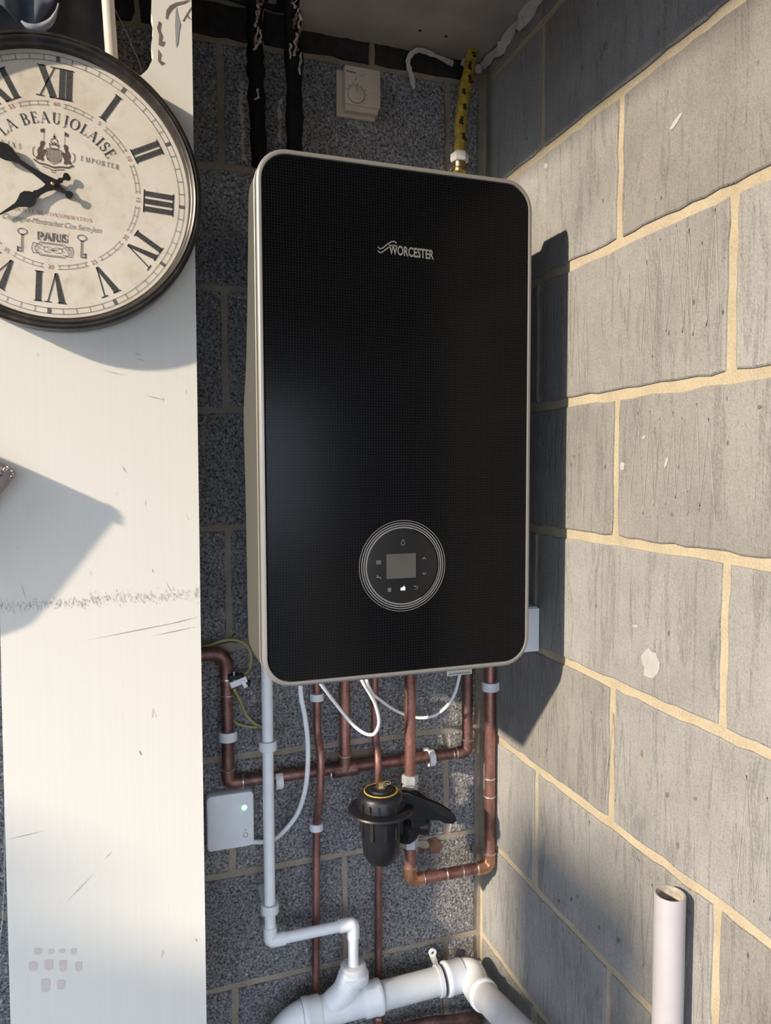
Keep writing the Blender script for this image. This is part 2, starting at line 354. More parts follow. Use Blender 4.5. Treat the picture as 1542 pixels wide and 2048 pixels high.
for cx, cy, rx, ry, s in ((868, 1690, 20, 16, 41), (862, 1742, 18, 9, 42), (842, 1700, 8, 6, 43)):
    blotch('rust_stain', wall_back, irregular(W, cx, cy, rx, ry, s, 16), M['rust'])
blotch('mortar_smear', wall_back, irregular(W, 846, 1688, 22, 9, 44, 14), M['mortar_grey'])
blotch('dirt_patch', wall_back, irregular(W, 700, 1510, 62, 16, 45, 22, -.12), M['rawwood'])

def zigzags(name, mat, rows, seed):
    rr = random.Random(seed); g = G()
    for y0, y1, zb, zt in rows:
        y = y0; up_ = True; p = (y, zb+ZO)
        while y > y1:
            y -= rr.uniform(.008, .017); z = (zt if up_ else zb)+ZO+rr.uniform(-.02, .02); q = (y, z); up_ = not up_
            w_ = rr.uniform(.0004, .0009); g.add([(-.0041, p[0]-w_, p[1]), (-.0041, p[0]+w_, p[1]), (-.0041, q[0]+w_, q[1]), (-.0041, q[0]-w_, q[1])], [(0, 1, 2, 3)]); p = q
    o = g.build(name, mat, wall_right); o['kind'] = 'stuff'
M['scratch'] = simple('scratch_pale', (.34, .33, .31), .9, nscale=40, namp=.25)
zigzags('trowel_scratches', M['scratch'], [(-.10, -.34, .93, 1.09), (-.08, -.22, .72, .86), (-.03, -.30, .50, .65), (-.26, -.36, 1.15, 1.31), (-.50, -.66, .96, 1.08), (-.40, -.50, .50, .63), (-.52, -.66, .28, .42), (-.30, -.42, .05, .20), (-.72, -.92, .50, .64), (-.08, -.20, .08, .17), (-.52, -.66, 1.18, 1.32)], 4)

# soffit of the recess: ragged plasterboard boxing
zc = 1.836+ZO
def lip(x): return zc
edge = []
rr = random.Random(3)
fr = [(-.405, -.012), (-.36, -.004)]
x = -.405
while x < -.02: edge.append((x, -.004-rr.uniform(0, .006))); x += .016
edge += [(-.012, -.012), (-.012, -.05), (-.018, -.09), (-.010, -.13), (-.020, -.17), (-.008, -.22), (-.008, -1.1), (-.60, -1.1), (-.60, -.26), (-.405, -.24), (-.405, -.12), (-.398, -.07)]  # front part lies out of view, extended to darken the wall above the boiler
g = G(); prism(g, [(x, y, zc) for x, y in edge], (0, 0, .012)); soff = g.build('soffit_board', M['ceiling']); 
tag(soff, 'large torn plasterboard ceiling sheet above the boiler with ragged edges', 'ceiling board')
g = G(); prism(g, [(x, y, zc+.004) for x, y in [(-.47, -.008), (-.42, -.011), (-.41, -.05), (-.415, -.30), (-.475, -.30), (-.478, -.10)]], (0, 0, .012))
# narrow strip between the two dark pipes
def chunk(x0, x1, y0, y1, z0, z1, label, seed, mat='ceiling'):
    g = G(); rr = random.Random(seed); pts = [(x0, y0), ((x0+x1)/2, y0-rr.uniform(-.006, .006)), (x1, y0+rr.uniform(-.006, .006)), (x1+rr.uniform(-.004, .004), (y0+y1)/2), (x1, y1), (x0, y1), (x0+rr.uniform(-.004, .004), (y0+y1)/2)]
    prism(g, [(a, b, z0+ZO) for a, b in pts], (0, 0, z1-z0)); o = g.build('plaster_offcut', M[mat], auto=30)
    return tag(o, label, 'plaster offcut')
chunk(-.545, -.497, -.05, -.012, 1.864, 1.93, 'grey plasterboard offcut with a straight lower edge left of the dark pipes', 1)
chunk(-.595, -.553, -.05, -.012, 1.885, 1.95, 'small plasterboard offcut tucked beside the cream board at the ceiling', 2)
chunk(-.445, -.430, -.05, -.012, 1.870, 1.93, 'narrow plaster offcut between the two tarry pipes', 3, 'flake')
# torn paper flakes along the side wall edge
def ribbon(pts, wd, mat, name, parent=None, seed=0, th=.0012):
    rr = random.Random(seed); P = spline(pts, 4); V = []; F = []
    for i, p in enumerate(P):
        t = (P[min(i+1, len(P)-1)]-P[max(i-1, 0)]).normalized(); s = t.cross(Vector((.3, 1, .2))).normalized(); nn = t.cross(s).normalized(); h = wd*rr.uniform(.5, 1.15)/2
        V += [p+s*h, p-s*h, p-s*h+nn*th, p+s*h+nn*th]
    for i in range(len(P)-1):
        for k in range(4): F.append((i*4+k, i*4+(k+1) % 4, (i+1)*4+(k+1) % 4, (i+1)*4+k))
    F += [(0, 1, 2, 3), tuple(range(len(P)*4-4, len(P)*4))]
    return mesh(name, V, F, mat, parent)
ribbon([(-.012, -.02, zc-.012), (-.009, -.06, zc-.008), (-.012, -.10, zc-.016), (-.009, -.14, zc-.004), (-.012, -.18, zc-.01), (-.010, -.24, zc-.004)], .024, M['flake'], 'torn_paper', soff, 4)
ribbon([(-.055, -.012, zc-.004), (-.04, -.014, zc-.010), (-.022, -.016, zc-.016), (-.014, -.02, zc-.02)], .016, M['flake'], 'torn_paper', soff, 5)
for i, (px_, py_) in enumerate(((840, 61), (892, 72))):
    p = R(0, 0) if 0 else None
    c = CAM + _ray(px_, py_)*((zc-CAM.z)/_ray(px_, py_).z); g = G(); lathe(g, c+Vector((0, 0, .003)), (0, 0, -1), [(.004, 0), (.003, .004), (.0, .0045)], 8); g.build('screw_head', M['ink'], soff)
# hanging cable tail with clip
o = ribbon([W(905, 128, -.02), W(870, 112, -.03), W(838, 101, -.03), W(820, 112, -.025), W(816, 128, -.02), W(822, 150, -.015), W(828, 178, -.012)], .010, M['flake'], 'sleeving', None, 6, .003)
tag(o, 'short strip of dirty white sleeving looping down from the ceiling edge', 'cable')

# ------------------------------------------------------------------ boiler
BX0, BX1, BZ0, BZ1, BY = -.525, -.0885, .694+ZO, 1.466+ZO, -.36
boiler = empty('boiler', (-.307, 0, BZ0), 'tall black glass-fronted wall boiler with a silver-grey rounded rim and round control dial', 'boiler')
def rr_loop(x0, x1, z0, z1, r, n=8):
    out = []
    for cx, cz, a0 in ((x1-r, z1-r, 0), (x0+r, z1-r, 90), (x0+r, z0+r, 180), (x1-r, z0+r, 270)):
        for i in range(n+1):
            a = radians(a0+90*i/n); out.append((cx+r*cos(a), cz+r*sin(a)))
    return out
def rear(z):
    z -= ZO; P = [(.69, -.262), (.735, -.214), (.80, -.210), (.965, -.206), (1.10, -.193), (1.15, -.215), (1.171, -.231), (1.274, -.258), (1.43, -.286), (1.47, -.29)]
    for (a, b), (c, d) in zip(P, P[1:]):
        if z <= c: return b+(d-b)*max(0, (z-a))/(c-a)
    return P[-1][1]
def loops(prof, n=8, yf=None):
    V = []; F = []; L = None
    for ins, y in prof:
        lp = rr_loop(BX0+ins, BX1-ins, BZ0+ins, BZ1-ins, max(.045-ins, .004), n)
        # extra points down the long sides so the rear edge can follow its curve
        full = []
        for i, (a, b) in enumerate(lp):
            full.append((a, b)); a2, b2 = lp[(i+1) % len(lp)]
            if abs(b2-b) > .2:
                for k in range(1, 24): full.append((a+(a2-a)*k/24, b+(b2-b)*k/24))
        L = len(full); V += [(a, rear(b) if y is None else y, b) for a, b in full]
    for k in range(len(prof)-1):
        for i in range(L): F.append((k*L+i, k*L+(i+1) % L, (k+1)*L+(i+1) % L, (k+1)*L+i))
    return V, F, L
V, F, L = loops([(.010, None), (0, None), (0, -.333)]); mesh('side_casing', V, F, M['casing'], boiler, auto=35)
V, F, L = loops([(.0, -.333), (-.0004, -.3336), (-.0006, -.3346), (-.0002, -.3356), (.0004, -.336)]); mesh('trim_bead', V, F, M['rim'], boiler, auto=50)
V, F, L = loops([(.0004, -.336), (.0008, -.3375), (.0006, -.3540), (.0002, -.3545)]); mesh('collar', V, F, M['casing'], boiler, auto=40)
V, F, L = loops([(.0002, -.3545), (-.0001, -.3552), (.0008, -.3565), (.0018, -.3578), (.004, -.3590), (.0068, -.3588), (.0080, -.3565), (.0080, -.350)]); mesh('front_rim', V, F, M['rim'], boiler, auto=50)
V, F, L = loops([(.0085, -.345), (.0085, -.3575), (.0092, -.3585)]); F.append(tuple(range(2*L, 3*L))); glass = mesh('glass_panel', V, F, M['glass'], boiler, auto=30)
g = G(); bx(g, (-.488, -.335, BZ0+.012), (-.120, -.001, BZ1-.012), .006); g.build('chassis', M['chassis'], boiler)
yg = -.3588
def ring2(g, cx, cz, r0, r1, y, th=.0004, n=72, a0=0, a1=360):
    V = []; F = []
    for i in range(n+1):
        a = radians(a0+(a1-a0)*i/n)
        for r, yy in ((r0, y), (r1, y), (r1, y-th), (r0, y-th)): V.append((cx+r*cos(a), yy, cz+r*sin(a)))
    for i in range(n):
        for k in range(4): F.append((i*4+k, i*4+(k+1) % 4, (i+1)*4+(k+1) % 4, (i+1)*4+k))
    g.add(V, F); return g
dcx, dcz = -.3085, .866+ZO
for r, wd in ((.0700, .0007), (.0665, .0011), (.0632, .0014), (.0598, .0018)):
    g = G(); ring2(g, dcx, dcz, r-wd, r+wd*.2, yg, .0004); g.build('dial_ring', M['ring'], boiler)
g = G(); lathe(g, (dcx, yg+.0002, dcz), (0, -1, 0), [(.0582, 0), (.0582, .0005), (.0570, .0006)], 72); dial = g.build('control_dial', M['dial'], boiler, auto=30)
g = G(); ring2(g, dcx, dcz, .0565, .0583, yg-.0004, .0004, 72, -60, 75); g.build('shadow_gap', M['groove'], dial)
class Ink:                                   # flat artwork on a plane facing -y
    def __init__(s, cx, cz, y, rot=0., th=.0003): s.g = G(); s.cx, s.cz, s.y, s.th = cx, cz, y, th; s.c, s.s = cos(rot), sin(rot)
    def P(s, u, v): return (s.cx+u*s.c-v*s.s, s.y, s.cz+u*s.s+v*s.c)
    def poly(s, pts):
        n = len(pts); s.g.add([s.P(*p) for p in pts], [tuple(range(n))]); return s
    def line(s, a, b, w0, w1=None):
        w1 = w0 if w1 is None else w1; dx, dy = b[0]-a[0], b[1]-a[1]; l = math.hypot(dx, dy) or 1; nx, ny = -dy/l, dx/l
        return s.poly([(a[0]+nx*w0/2, a[1]+ny*w0/2), (b[0]+nx*w1/2, b[1]+ny*w1/2), (b[0]-nx*w1/2, b[1]-ny*w1/2), (a[0]-nx*w0/2, a[1]-ny*w0/2)])
    def path(s, pts, w0):
        for a, b in zip(pts, pts[1:]): s.line(a, b, w0)
        return s
    def arc(s, cx, cy, rx, ry, a0, a1, w0, w1=None, n=None):
        """stroke whose width swells from w1 (at top and bottom) to w0 (at the sides)"""
        n = n or max(6, int(abs(a1-a0)/12)); w1 = w0 if w1 is None else w1; V = []
        for i in range(n+1):
            a = radians(a0+(a1-a0)*i/n); ww = w1+(w0-w1)*abs(cos(a))**1.5
            V.append(((cx+(rx-ww/2)*cos(a), cy+(ry-ww/2)*sin(a)), (cx+(rx+ww/2)*cos(a), cy+(ry+ww/2)*sin(a))))
        for (a, b), (c, d) in zip(V, V[1:]): s.poly([a, b, d, c])
        return s
    def disc(s, cx, cy, r, n=12, ry=None): return s.poly([(cx+r*cos(2*pi*i/n), cy+(ry or r)*sin(2*pi*i/n)) for i in range(n)])
    def build(s, name, mat, parent): return s.g.build(name, mat, parent)
g = Ink(-.311, .8655+ZO, yg-.0011); g.poly([(-.0245, -.0185), (.0235, -.0185), (.0235, .0195), (-.0245, .0195)]); g.build('display', M['display'], dial)
def icon(fn, mat='icon', nm='touch_icon'):
    k = Ink(dcx, dcz, yg-.0011); fn(k); k.build(nm, M[mat], dial)
k = Ink(dcx, dcz, yg-.0011)
k.path([(-.0035+0, .0335), (-.0022, .0375), (0, .041), (.0022, .0375), (.0030, .0345), (.0018, .0322), (0, .0315), (-.0022, .0325), (-.0032, .0345)], .0007)
k.build('touch_icon', M['icon'], dial)
k = Ink(dcx, dcz, yg-.0011)
k.path([(.0315, .0085), (.0345, .0118), (.0375, .0085)], .0009)
k.build('touch_icon', M['icon'], dial)
k = Ink(dcx, dcz, yg-.0011)
k.path([(.0315, -.0118), (.0345, -.0150), (.0375, -.0118)], .0009)
k.build('touch_icon', M['icon'], dial)
k = Ink(dcx, dcz, yg-.0011)
for u in (-.0425, -.0405, -.0385, -.0365): k.line((u, .0045), (u, .0095), .0009)
k.line((-.0435, .0095), (-.0360, .0095), .0008); k.line((-.0435, .0052), (-.0360, .0052), .0008)
k.build('touch_icon', M['icon'], dial)
k = Ink(dcx, dcz, yg-.0011)
k.line((-.0435, -.0155), (-.0375, -.0155), .0011); k.line((-.0375, -.0155), (-.0360, -.0180), .0012); k.line((-.0412, -.0150), (-.0412, -.0125), .0008); k.line((-.0425, -.0125), (-.0400, -.0125), .0008)
k.build('touch_icon', M['icon'], dial)
k = Ink(dcx, dcz, yg-.0011)
for v in (-.0335, -.0350, -.0365, -.038): k.line((-.0250, v), (-.0195, v), .0010)
k.build('touch_icon', M['icon'], dial)
k = Ink(dcx, dcz, yg-.0011)
k.arc(.0215, -.0350, .0022, .0022, -90, 90, .0008); k.line((.0180, -.0328), (.0215, -.0328), .0008); k.line((.0180, -.0328), (.0195, -.0312), .0008); k.line((.0195, -.0372), (.0215, -.0372), .0008)
k.build('touch_icon', M['icon'], dial)
k = Ink(dcx, dcz, yg-.0011); k.poly([(-.0040, -.0375), (.0032, -.0375), (.0034, -.0330), (-.0000, -.0332), (-.0038, -.0335)]); k.poly([(-.0002, -.0335), (.0024, -.0332), (.0018, -.0312), (.0002, -.0312)]); k.build('lit_icon', M['lit'], dial)
# text from the built-in font
def text(body, size, mat, name, parent, origin, uax=(1, 0, 0), vax=(0, 0, 1), align='CENTER', bold=0., shear=0., sx=1., th=0.):
    cu = bpy.data.curves.new('t', 'FONT'); cu.body = body; cu.size = size; cu.align_x = align; cu.offset = bold; cu.shear = shear; cu.resolution_u = 4
    ob = bpy.data.objects.new('t', cu); C.objects.link(ob); dg = bpy.context.evaluated_depsgraph_get(); me = bpy.data.meshes.new_from_object(ob.evaluated_get(dg))
    U, V_, O = Vector(uax), Vector(vax), Vector(origin)
    vs_ = [O+U*(v.co.x*sx)+V_*v.co.y for v in me.vertices]; fs = [tuple(p.vertices) for p in me.polygons]
    bpy.data.objects.remove(ob); bpy.data.curves.remove(cu); bpy.data.meshes.remove(me)
    return mesh(name, vs_, fs, mat, parent)
text('WORCESTER', .0192, M['logo'], 'brand_lettering', boiler, (-.3292, yg-.0004, 1.3335+ZO), (1, 0, -.030), (0, 0, 1), 'LEFT', .00055, 0, .63)
k = Ink(-.347, 1.3405+ZO, yg-.0004)
for dv in (0, -.0056): k.path([(.000, .0015+dv), (.003, -.0012+dv), (.007, .0000+dv), (.014, .0058+dv), (.021, .0108+dv), (.026, .0118+dv), (.0295, .0095+dv)], .0018)
k.build('brand_swoosh', M['logo'], boiler)
# flue turret cap and label strip
g = G(); lathe(g, (-.3155, -.17, BZ1-.012), (0, 0, 1), [(.060, 0), (.060, .010), (.052, .018), (.030, .023), (.0, .024)], 32); g.build('flue_adaptor', M['plastic'], boiler, auto=40)
g = G(); a = W(893, 1352, -.26); bx(g, (a.x, -.262, a.z), (a.x+.047, -.26, BZ0+.014)); tg = g.build('rating_strip', M['tagm'], boiler)
g = G()
for i in range(22): bx(g, (a.x+.003+i*.0019, -.2625, a.z+.002), (a.x+.0041+i*.0019, -.2621, a.z+.0036+.0008*(i % 3)))
g.build('print', M['greyink'], tg)

# ------------------------------------------------------------------ pipework
def run(label, pts, r, mat='copper', bend=.012, name='copper_pipe', cat='pipe', elbow=True, joints=(), group=None, er=1.16, emat=None, rings='solder', n=18, arm=None):
    """a pipe run: straight sections, elbows (corners where elbow is listed), soldered joint rings"""
    pts = [Vector(p) for p in pts]; t = empty(name, pts[0], label, cat, group)
    cur = pts[0]
    for i in range(1, len(pts)):
        last = i == len(pts)-1
        if last: tube(gg := G(), [cur, pts[i]], r, n); gg.build('straight_section', M[mat], t, auto=40); break
        d0 = (pts[i]-pts[i-1]).normalized(); d1 = (pts[i+1]-pts[i]).normalized(); b = bend[i-1] if isinstance(bend, (list, tuple)) else bend; am = b*.9 if arm is None else arm
        a = pts[i]-d0*b; c = pts[i]+d1*b
        tube(gg := G(), [cur, a], r, n); gg.build('straight_section', M[mat], t, auto=40)
        q = [a-d0*am]+[a*(1-s)**2+pts[i]*2*s*(1-s)+c*s*s for s in [j/8 for j in range(9)]]+[c+d1*am]
        tube(gg := G(), q, r*er, n); eo = gg.build('elbow', M[emat or mat], t, auto=40)
        for p, d in ((q[0], -d0), (q[-1], d1)):
            if rings: lathe(gg := G(), p, d, [(r*er*1.03, -.0012), (r*er*1.05, 0), (r*1.01, .0016)], n); gg.build('solder_ring', M[rings], eo, auto=60)
        cur = c
    for p, d in joints:
        lathe(gg := G(), p, d, [(r*1.02, -.0018), (r*1.12, -.0008), (r*1.12, .0008), (r*1.02, .0018)], n); gg.build('solder_ring', M['solder'], t, auto=60)
    return t
ZB = BZ0+.012
# long heating return: from behind the board, elbow, down, along and up to the boiler
y1 = -.035
A = [W(404, 1308, y1)+Vector((-.07, 0, 0)), W(452, 1306, y1), W(457, 1566, y1), W(932, 1500, y1), Vector((W(935, 1400, y1).x, y1, ZB))]
A[2].z = W(457, 1566, y1).z; A[3] = Vector((A[4].x, y1, W(932, 1503, y1).z))
long_pipe = run('long copper heating pipe running behind the others from the cream board to the right', A, .0113, 'dull', [.026, .014, .014], joints=[(W(660, 1548, y1), (1, 0, 0)), (W(905, 1508, y1), (1, 0, 0)), (W(455, 1390, y1), (0, 0, 1))])
p0 = W(690, 1540, y1); g = G(); tube(g, [p0, Vector((p0.x, y1, ZB))], .0108, 18); tp = g.build('branch_section', M['copper'], long_pipe, auto=40)
g = G(); tube(g, [p0+Vector((0, 0, 0)), p0+Vector((0, 0, .030))], .0127, 18); tube(g, [p0-Vector((.024, 0, -.003*0)), p0+Vector((.024, 0, 0))], .0125, 18); tj = g.build('tee_fitting', M['dull'], long_pipe, auto=40)
lathe(g := G(), p0+Vector((0, 0, .030)), (0, 0, 1), [(.0131, -.001), (.0131, .001), (.0109, .002)], 18); g.build('solder_ring', M['solder'], tj)
# thin pipe with two offsets
def bent(label, pts, r, mat='copper', group=None, joints=()):
    t = empty('copper_pipe', pts[0], label, 'pipe', group); tube(g := G(), pts, r, 16); g.build('bent_section', M[mat], t, auto=40)
    for p, d in joints:
        lathe(g := G(), p, d, [(r*1.02, -.009), (r*1.14, -.008), (r*1.14, .008), (r*1.02, .009)], 16); c = g.build('coupling', M[mat], t, auto=60)
    return t
def rounded(pts, b=.03):
    P = [Vector(p) for p in pts]; out = [P[0]]
    for i in range(1, len(P)-1):
        d0 = (P[i]-P[i-1]); d1 = (P[i+1]-P[i]); bb = min(b, d0.length*.45, d1.length*.45); a = P[i]-d0.normalized()*bb; c = P[i]+d1.normalized()*bb
        out += [a*(1-s)**2+P[i]*2*s*(1-s)+c*s*s for s in [j/6 for j in range(7)]]
    out.append(P[-1]); return out
yb = -.03; yf_ = -.062
q = [Vector((W(634, 1400, yb).x, yb, ZB)), W(634, 1462, yb), W(642, 1515, yf_), W(641, 1590, yf_), W(633, 1640, yb), W(631, 1990, yb), W(631, 2110, yb)]
bent('thin copper pipe bowing forward over the long pipe, left of the white cable loop', rounded(q), .0077)
q = [Vector((W(748, 1400, yb).x, yb, ZB)), W(750, 1470, yb), W(757, 1520, yf_), W(757, 1590, yf_), W(757, 1690, -.035), W(757, 1960, yb), W(757, 2120, yb)]
p3 = bent('thin dull copper pipe passing behind the black filter canister', rounded(q), .0077, 'dull', joints=[(W(750, 1400, yb), (0, 0, 1))])
# filter assembly feed (upper) and return (lower loop)
yv = -.075
pv = W(820, 1546, yv); vx = pv.x
fx = Vector((vx, yv, 0))
up = run('straight copper pipe from the boiler down to the chrome nut above the filter', [Vector((vx, yv, ZB)), Vector((vx, yv, W(820, 1548, yv).z))], .0110)
y5 = -.078
x5 = W(980, 1500, y5).x
zt = W(820, 1755, yv).z; zt2 = W(978, 1738, y5).z
Z0 = W(823, 1705, yv).z
lo = run('copper pipe dropping beside the corner and turning back up into the filter', [Vector((x5, y5, ZB)), Vector((x5, y5, (zt+zt2)/2)), Vector((vx, yv, (zt+zt2)/2)), Vector((vx, yv, Z0+.012))], .0113, 'copper', .015, emat='brass_copper',
         joints=[(W(979, 1556, y5)*1, (0, 0, 1)), (W(979, 1592, y5), (0, 0, 1)), (Vector((W(925, 1745, y5).x, (yv+y5)/2, (zt+zt2)/2)), (1, 0, 0)), (Vector((W(893, 1748, y5).x, (yv+y5)/2, (zt+zt2)/2)), (1, 0, 0))])

# magnetic filter
filt = empty('magnetic_filter', (W(762, 1640, -.135).x, -.12, W(765, 1725, -.12).z), 'black canister filter with brass bleed screw and black lever, between two pipes', 'filter')
fc = W(762, 1660, -.125); fx0, fy0 = fc.x, fc.y
ztop = W(750, 1619, fy0).z; zbot = W(765, 1722, fy0).z; H_ = ztop-zbot
lathe(g := G(), (fx0, fy0, zbot), (0, 0, 1), [(.010, 0), (.026, .004), (.034, .018), (.0365, .040), (.0400, H_-.010), (.0405, H_)], 40); can = g.build('canister', M['black'], filt, auto=40)
g = G()
for i in range(10):
    a = 2*pi*i/10+.2; c = Vector((fx0+.0398*cos(a), fy0+.0398*sin(a), ztop-.026)); bx(g, c-Vector((.0015, .003, .020)), c+Vector((.0015, .003, .020)), 0, Matrix.Rotation(a, 3, 'Z'))
g.build('grip_rib', M['blackmat'], can)
lathe(g := G(), (fx0, fy0, ztop), (0, 0, 1), [(.042, -.004), (.060, -.0025), (.0625, .000), (.061, .003), (.054, .005), (.044, .006)], 48); g.build('flange', M['black'], filt, auto=40)
lathe(g := G(), (fx0, fy0, ztop+.006), (0, 0, 1), [(.0435, 0), (.0425, .020), (.038, .026), (.030, .030), (.0, .031)], 48); cap = g.build('screw_cap', M['black'], filt, auto=40)
g = G()
for i in range(16):
    a = 2*pi*i/16; c = Vector((fx0+.0432*cos(a), fy0+.0432*sin(a), ztop+.0135)); bx(g, c-Vector((.0022, .0016, .0075)), c+Vector((.0022, .0016, .0075)), 0, Matrix.Rotation(a, 3, 'Z'))
g.build('grip_rib', M['black'], cap)
g = G(); tube(g, [(fx0+.031*cos(t), fy0+.031*sin(t), ztop+.0350) for t in [2*pi*i/40 for i in range(41)]], .0016, 8, False); g.build('yellow_ring', M['gas'], cap, True)
lathe(g := G(), (fx0, fy0, ztop+.036), (0, 0, 1), [(.023, 0), (.022, .004), (.013, .006), (.0, .006)], 32); g.build('collar', M['black'], cap, auto=40)
lathe(g := G(), (fx0, fy0, ztop+.041), (0, 0, 1), [(.012, 0), (.012, .002), (.0085, .0025), (.0085, .009), (.0065, .012), (.0, .012)], 6); g.build('bleed_screw', M['brass'], cap)
g = G(); tube(g, [(fx0+.010+.011*cos(t), fy0+.004+.008*sin(t), ztop+.046) for t in [2*pi*i/24 for i in range(25)]], .0008, 6, False); g.build('wire_loop', M['steel'], cap, True)
lathe(g := G(), (fx0+.008, fy0, zbot-.008), (0, 0, 1), [(.0045, 0), (.0045, .005), (.012, .006), (.013, .012)], 16); g.build('drain_plug', M['steel'], filt, auto=40)
# valve body on the pipe line
zu = W(820, 1549, yv).z; zl = Z0
def nut(z, h, r, mat, nm='nut', sides=6):
    lathe(g := G(), (vx, yv, z), (0, 0, 1), [(r*.88, 0), (r, .0015), (r, h-.0015), (r*.88, h)], sides); return g.build(nm, M[mat], filt)
nut(zu-.018, .018, .0165, 'steel'); nut(zu-.034, .014, .0155, 'steel'); nut(zu-.050, .018, .0125, 'steel', 'valve_neck', 20)
nut(zl+.012, .020, .0165, 'steel'); nut(zl+.034, .012, .0165, 'steel', 'valve_neck', 20)
lathe(g := G(), (vx, yv, zl+.040), (0, 0, 1), [(.014, 0), (.018, .01), (.019, .03), (.019, zu-.05-zl-.06), (.014, zu-.046-zl-.04)], 20); vb = g.build('valve_body', M['black'], filt, auto=40)
ym = (yv+fy0)/2; zm = (zu+zl)/2
g = G(); lathe(g, (vx-.004, yv-.012, zl+.058), Vector((fx0-vx, fy0-yv, 0)), [(.022, 0), (.025, .008), (.025, .020), (.020, .03)], 28); g.build('union_collar', M['blackmat'], filt, auto=40)
lathe(g := G(), (vx, yv, zl+.060), (.8, -.5, 0), [(.0, .0), (.018, .012), (.019, .035), (.016, .040), (.0, .041)], 18); g.build('isolating_knob', M['black'], filt, auto=40)
g = G(); tube(g, spline([Vector((vx-.012, yv-.022, zl+.085)), Vector((vx+.002, yv-.026, zl+.075)), Vector((vx+.007, yv-.026, zl+.06)), Vector((vx+.002, yv-.024, zl+.042))]), .0009, 6); g.build('wire_loop', M['steel'], filt, True)
# lever arm
yl = -.135
def lev(px_, py_, dy=0): return W(px_, py_, yl+dy)
arm = [(792, 1592), (815, 1590), (850, 1603), (884, 1616), (908, 1631), (911, 1640), (906, 1645), (890, 1644), (878, 1638), (862, 1638), (845, 1634), (828, 1641), (812, 1632), (796, 1622)]
g = G(); prism(g, [lev(*p) for p in arm], (0, .020, .0)); 
bm = bmesh.new(); me = bpy.data.meshes.new('tmp'); me.from_pydata([tuple(v) for v in g.v], [], g.f); bm.from_mesh(me); bmesh.ops.bevel(bm, geom=bm.edges[:], offset=.0025, segments=2, affect='EDGES'); bm.verts.index_update()
mesh('lever_arm', [v.co.copy() for v in bm.verts], [[v.index for v in f.verts] for f in bm.faces], M['black'], filt, auto=35); bm.free(); bpy.data.meshes.remove(me)
g = G(); ks = [(824, 1588), (838, 1586), (850, 1594), (858, 1600), (856, 1606), (838, 1602)]; prism(g, [lev(*p, dy=.03) for p in ks], (0, .015, 0)); g.build('upper_tab', M['blackmat'], filt)
g = G(); bx(g, Vector((vx-.02, yl, zm+.000)), Vector((vx+.012, yv, zm+.02)), .004); g.build('bridge', M['black'], filt)

# white condensate pipe
yc = -.071
xc = W(537, 1600, yc).x
P = [Vector((xc, yc, ZB)), Vector((xc, yc, W(540, 1868, yc).z)), Vector((W(706, 1848, yc).x, yc, W(706, 1860, yc).z)), Vector((W(706, 1848, yc).x, yc, W(703, 1935, yc).z))]
P[2].z = P[1].z = (P[1].z+P[2].z)/2+.000
cond = run('slim white plastic overflow pipe stepping right into the waste tee', P, .0105, 'plastic', .0085, 'waste_pipe', emat='plastic', rings=None, er=1.22, arm=.020)

# white clips
def clip(p, ax, r, label, wall='B', mat='clip', wd=.0175, grp=None):
    t = empty('pipe_clip', p, label, 'pipe clip', grp); ax = Vector(ax).normalized(); nrm = Vector((0, -1, 0)) if wall == 'B' else Vector((-1, 0, 0)); s = ax.cross(nrm).normalized()
    V = []; F = []; R0, R1 = r*1.03, r*1.03+.0058; N = 20
    for i in range(N+1):
        a = radians(-215+250*i/N)*-1; d = s*cos(a)+nrm*sin(a)
        for rad, h in ((R0, -wd/2), (R1, -wd/2), (R1, wd/2), (R0, wd/2)): V.append(p+d*rad+ax*h)
    for i in range(N):
        for k in range(4): F.append((i*4+k, i*4+(k+1) % 4, (i+1)*4+(k+1) % 4, (i+1)*4+k))
    F += [(0, 1, 2, 3), (N*4, N*4+1, N*4+2, N*4+3)]
    mesh('ring', V, F, M[mat], t, auto=50)
    dist = abs(p.y) if wall == 'B' else abs(p.x)
    g = G(); c = p-nrm*(R0+(dist-R0)/2-.0+.001); L_ = max((dist-R0)/2, .004)
    ex = [abs(s[i])*r*1.0+abs(nrm[i])*L_+abs(ax[i])*wd/2 for i in range(3)]
    bx(g, c-Vector(ex), c+Vector(ex), .0015); g.build('base', M[mat], t)
    return t
clip(W(456, 1471, y1), (0, 0, 1), .0113, 'white clip on the left upright of the long copper pipe')
clip(W(861, 1515, y1), (1, 0, 0), .0113, 'white clip on the level run of the long copper pipe, right of the filter pipe', wd=.012)
clip(W(557, 1560, y1), (1, 0, 0), .0113, 'white clip on the level copper run just right of the white pipe', wd=.014)
clip(W(634, 1393, yb), (0, 0, 1), .0077, 'small white clip high on the thin bowed copper pipe', wd=.014)
clip(W(633, 1652, yb), (0, 0, 1), .0077, 'small white clip low on the thin bowed copper pipe', wd=.014)
clip(Vector((xc, yc, W(537, 1490, yc).z)), (0, 0, 1), .0108, 'white clip around the slim white pipe below the boiler', mat='clip')
clip(Vector((xc, yc, W(539, 1815, yc).z)), (0, 0, 1), .0108, 'white clip near the foot of the slim white pipe')
clip(Vector((x5, y5, W(980, 1372, y5).z)), (0, 0, 1), .0113, 'white clip fixed to the side wall near the corner', 'R')

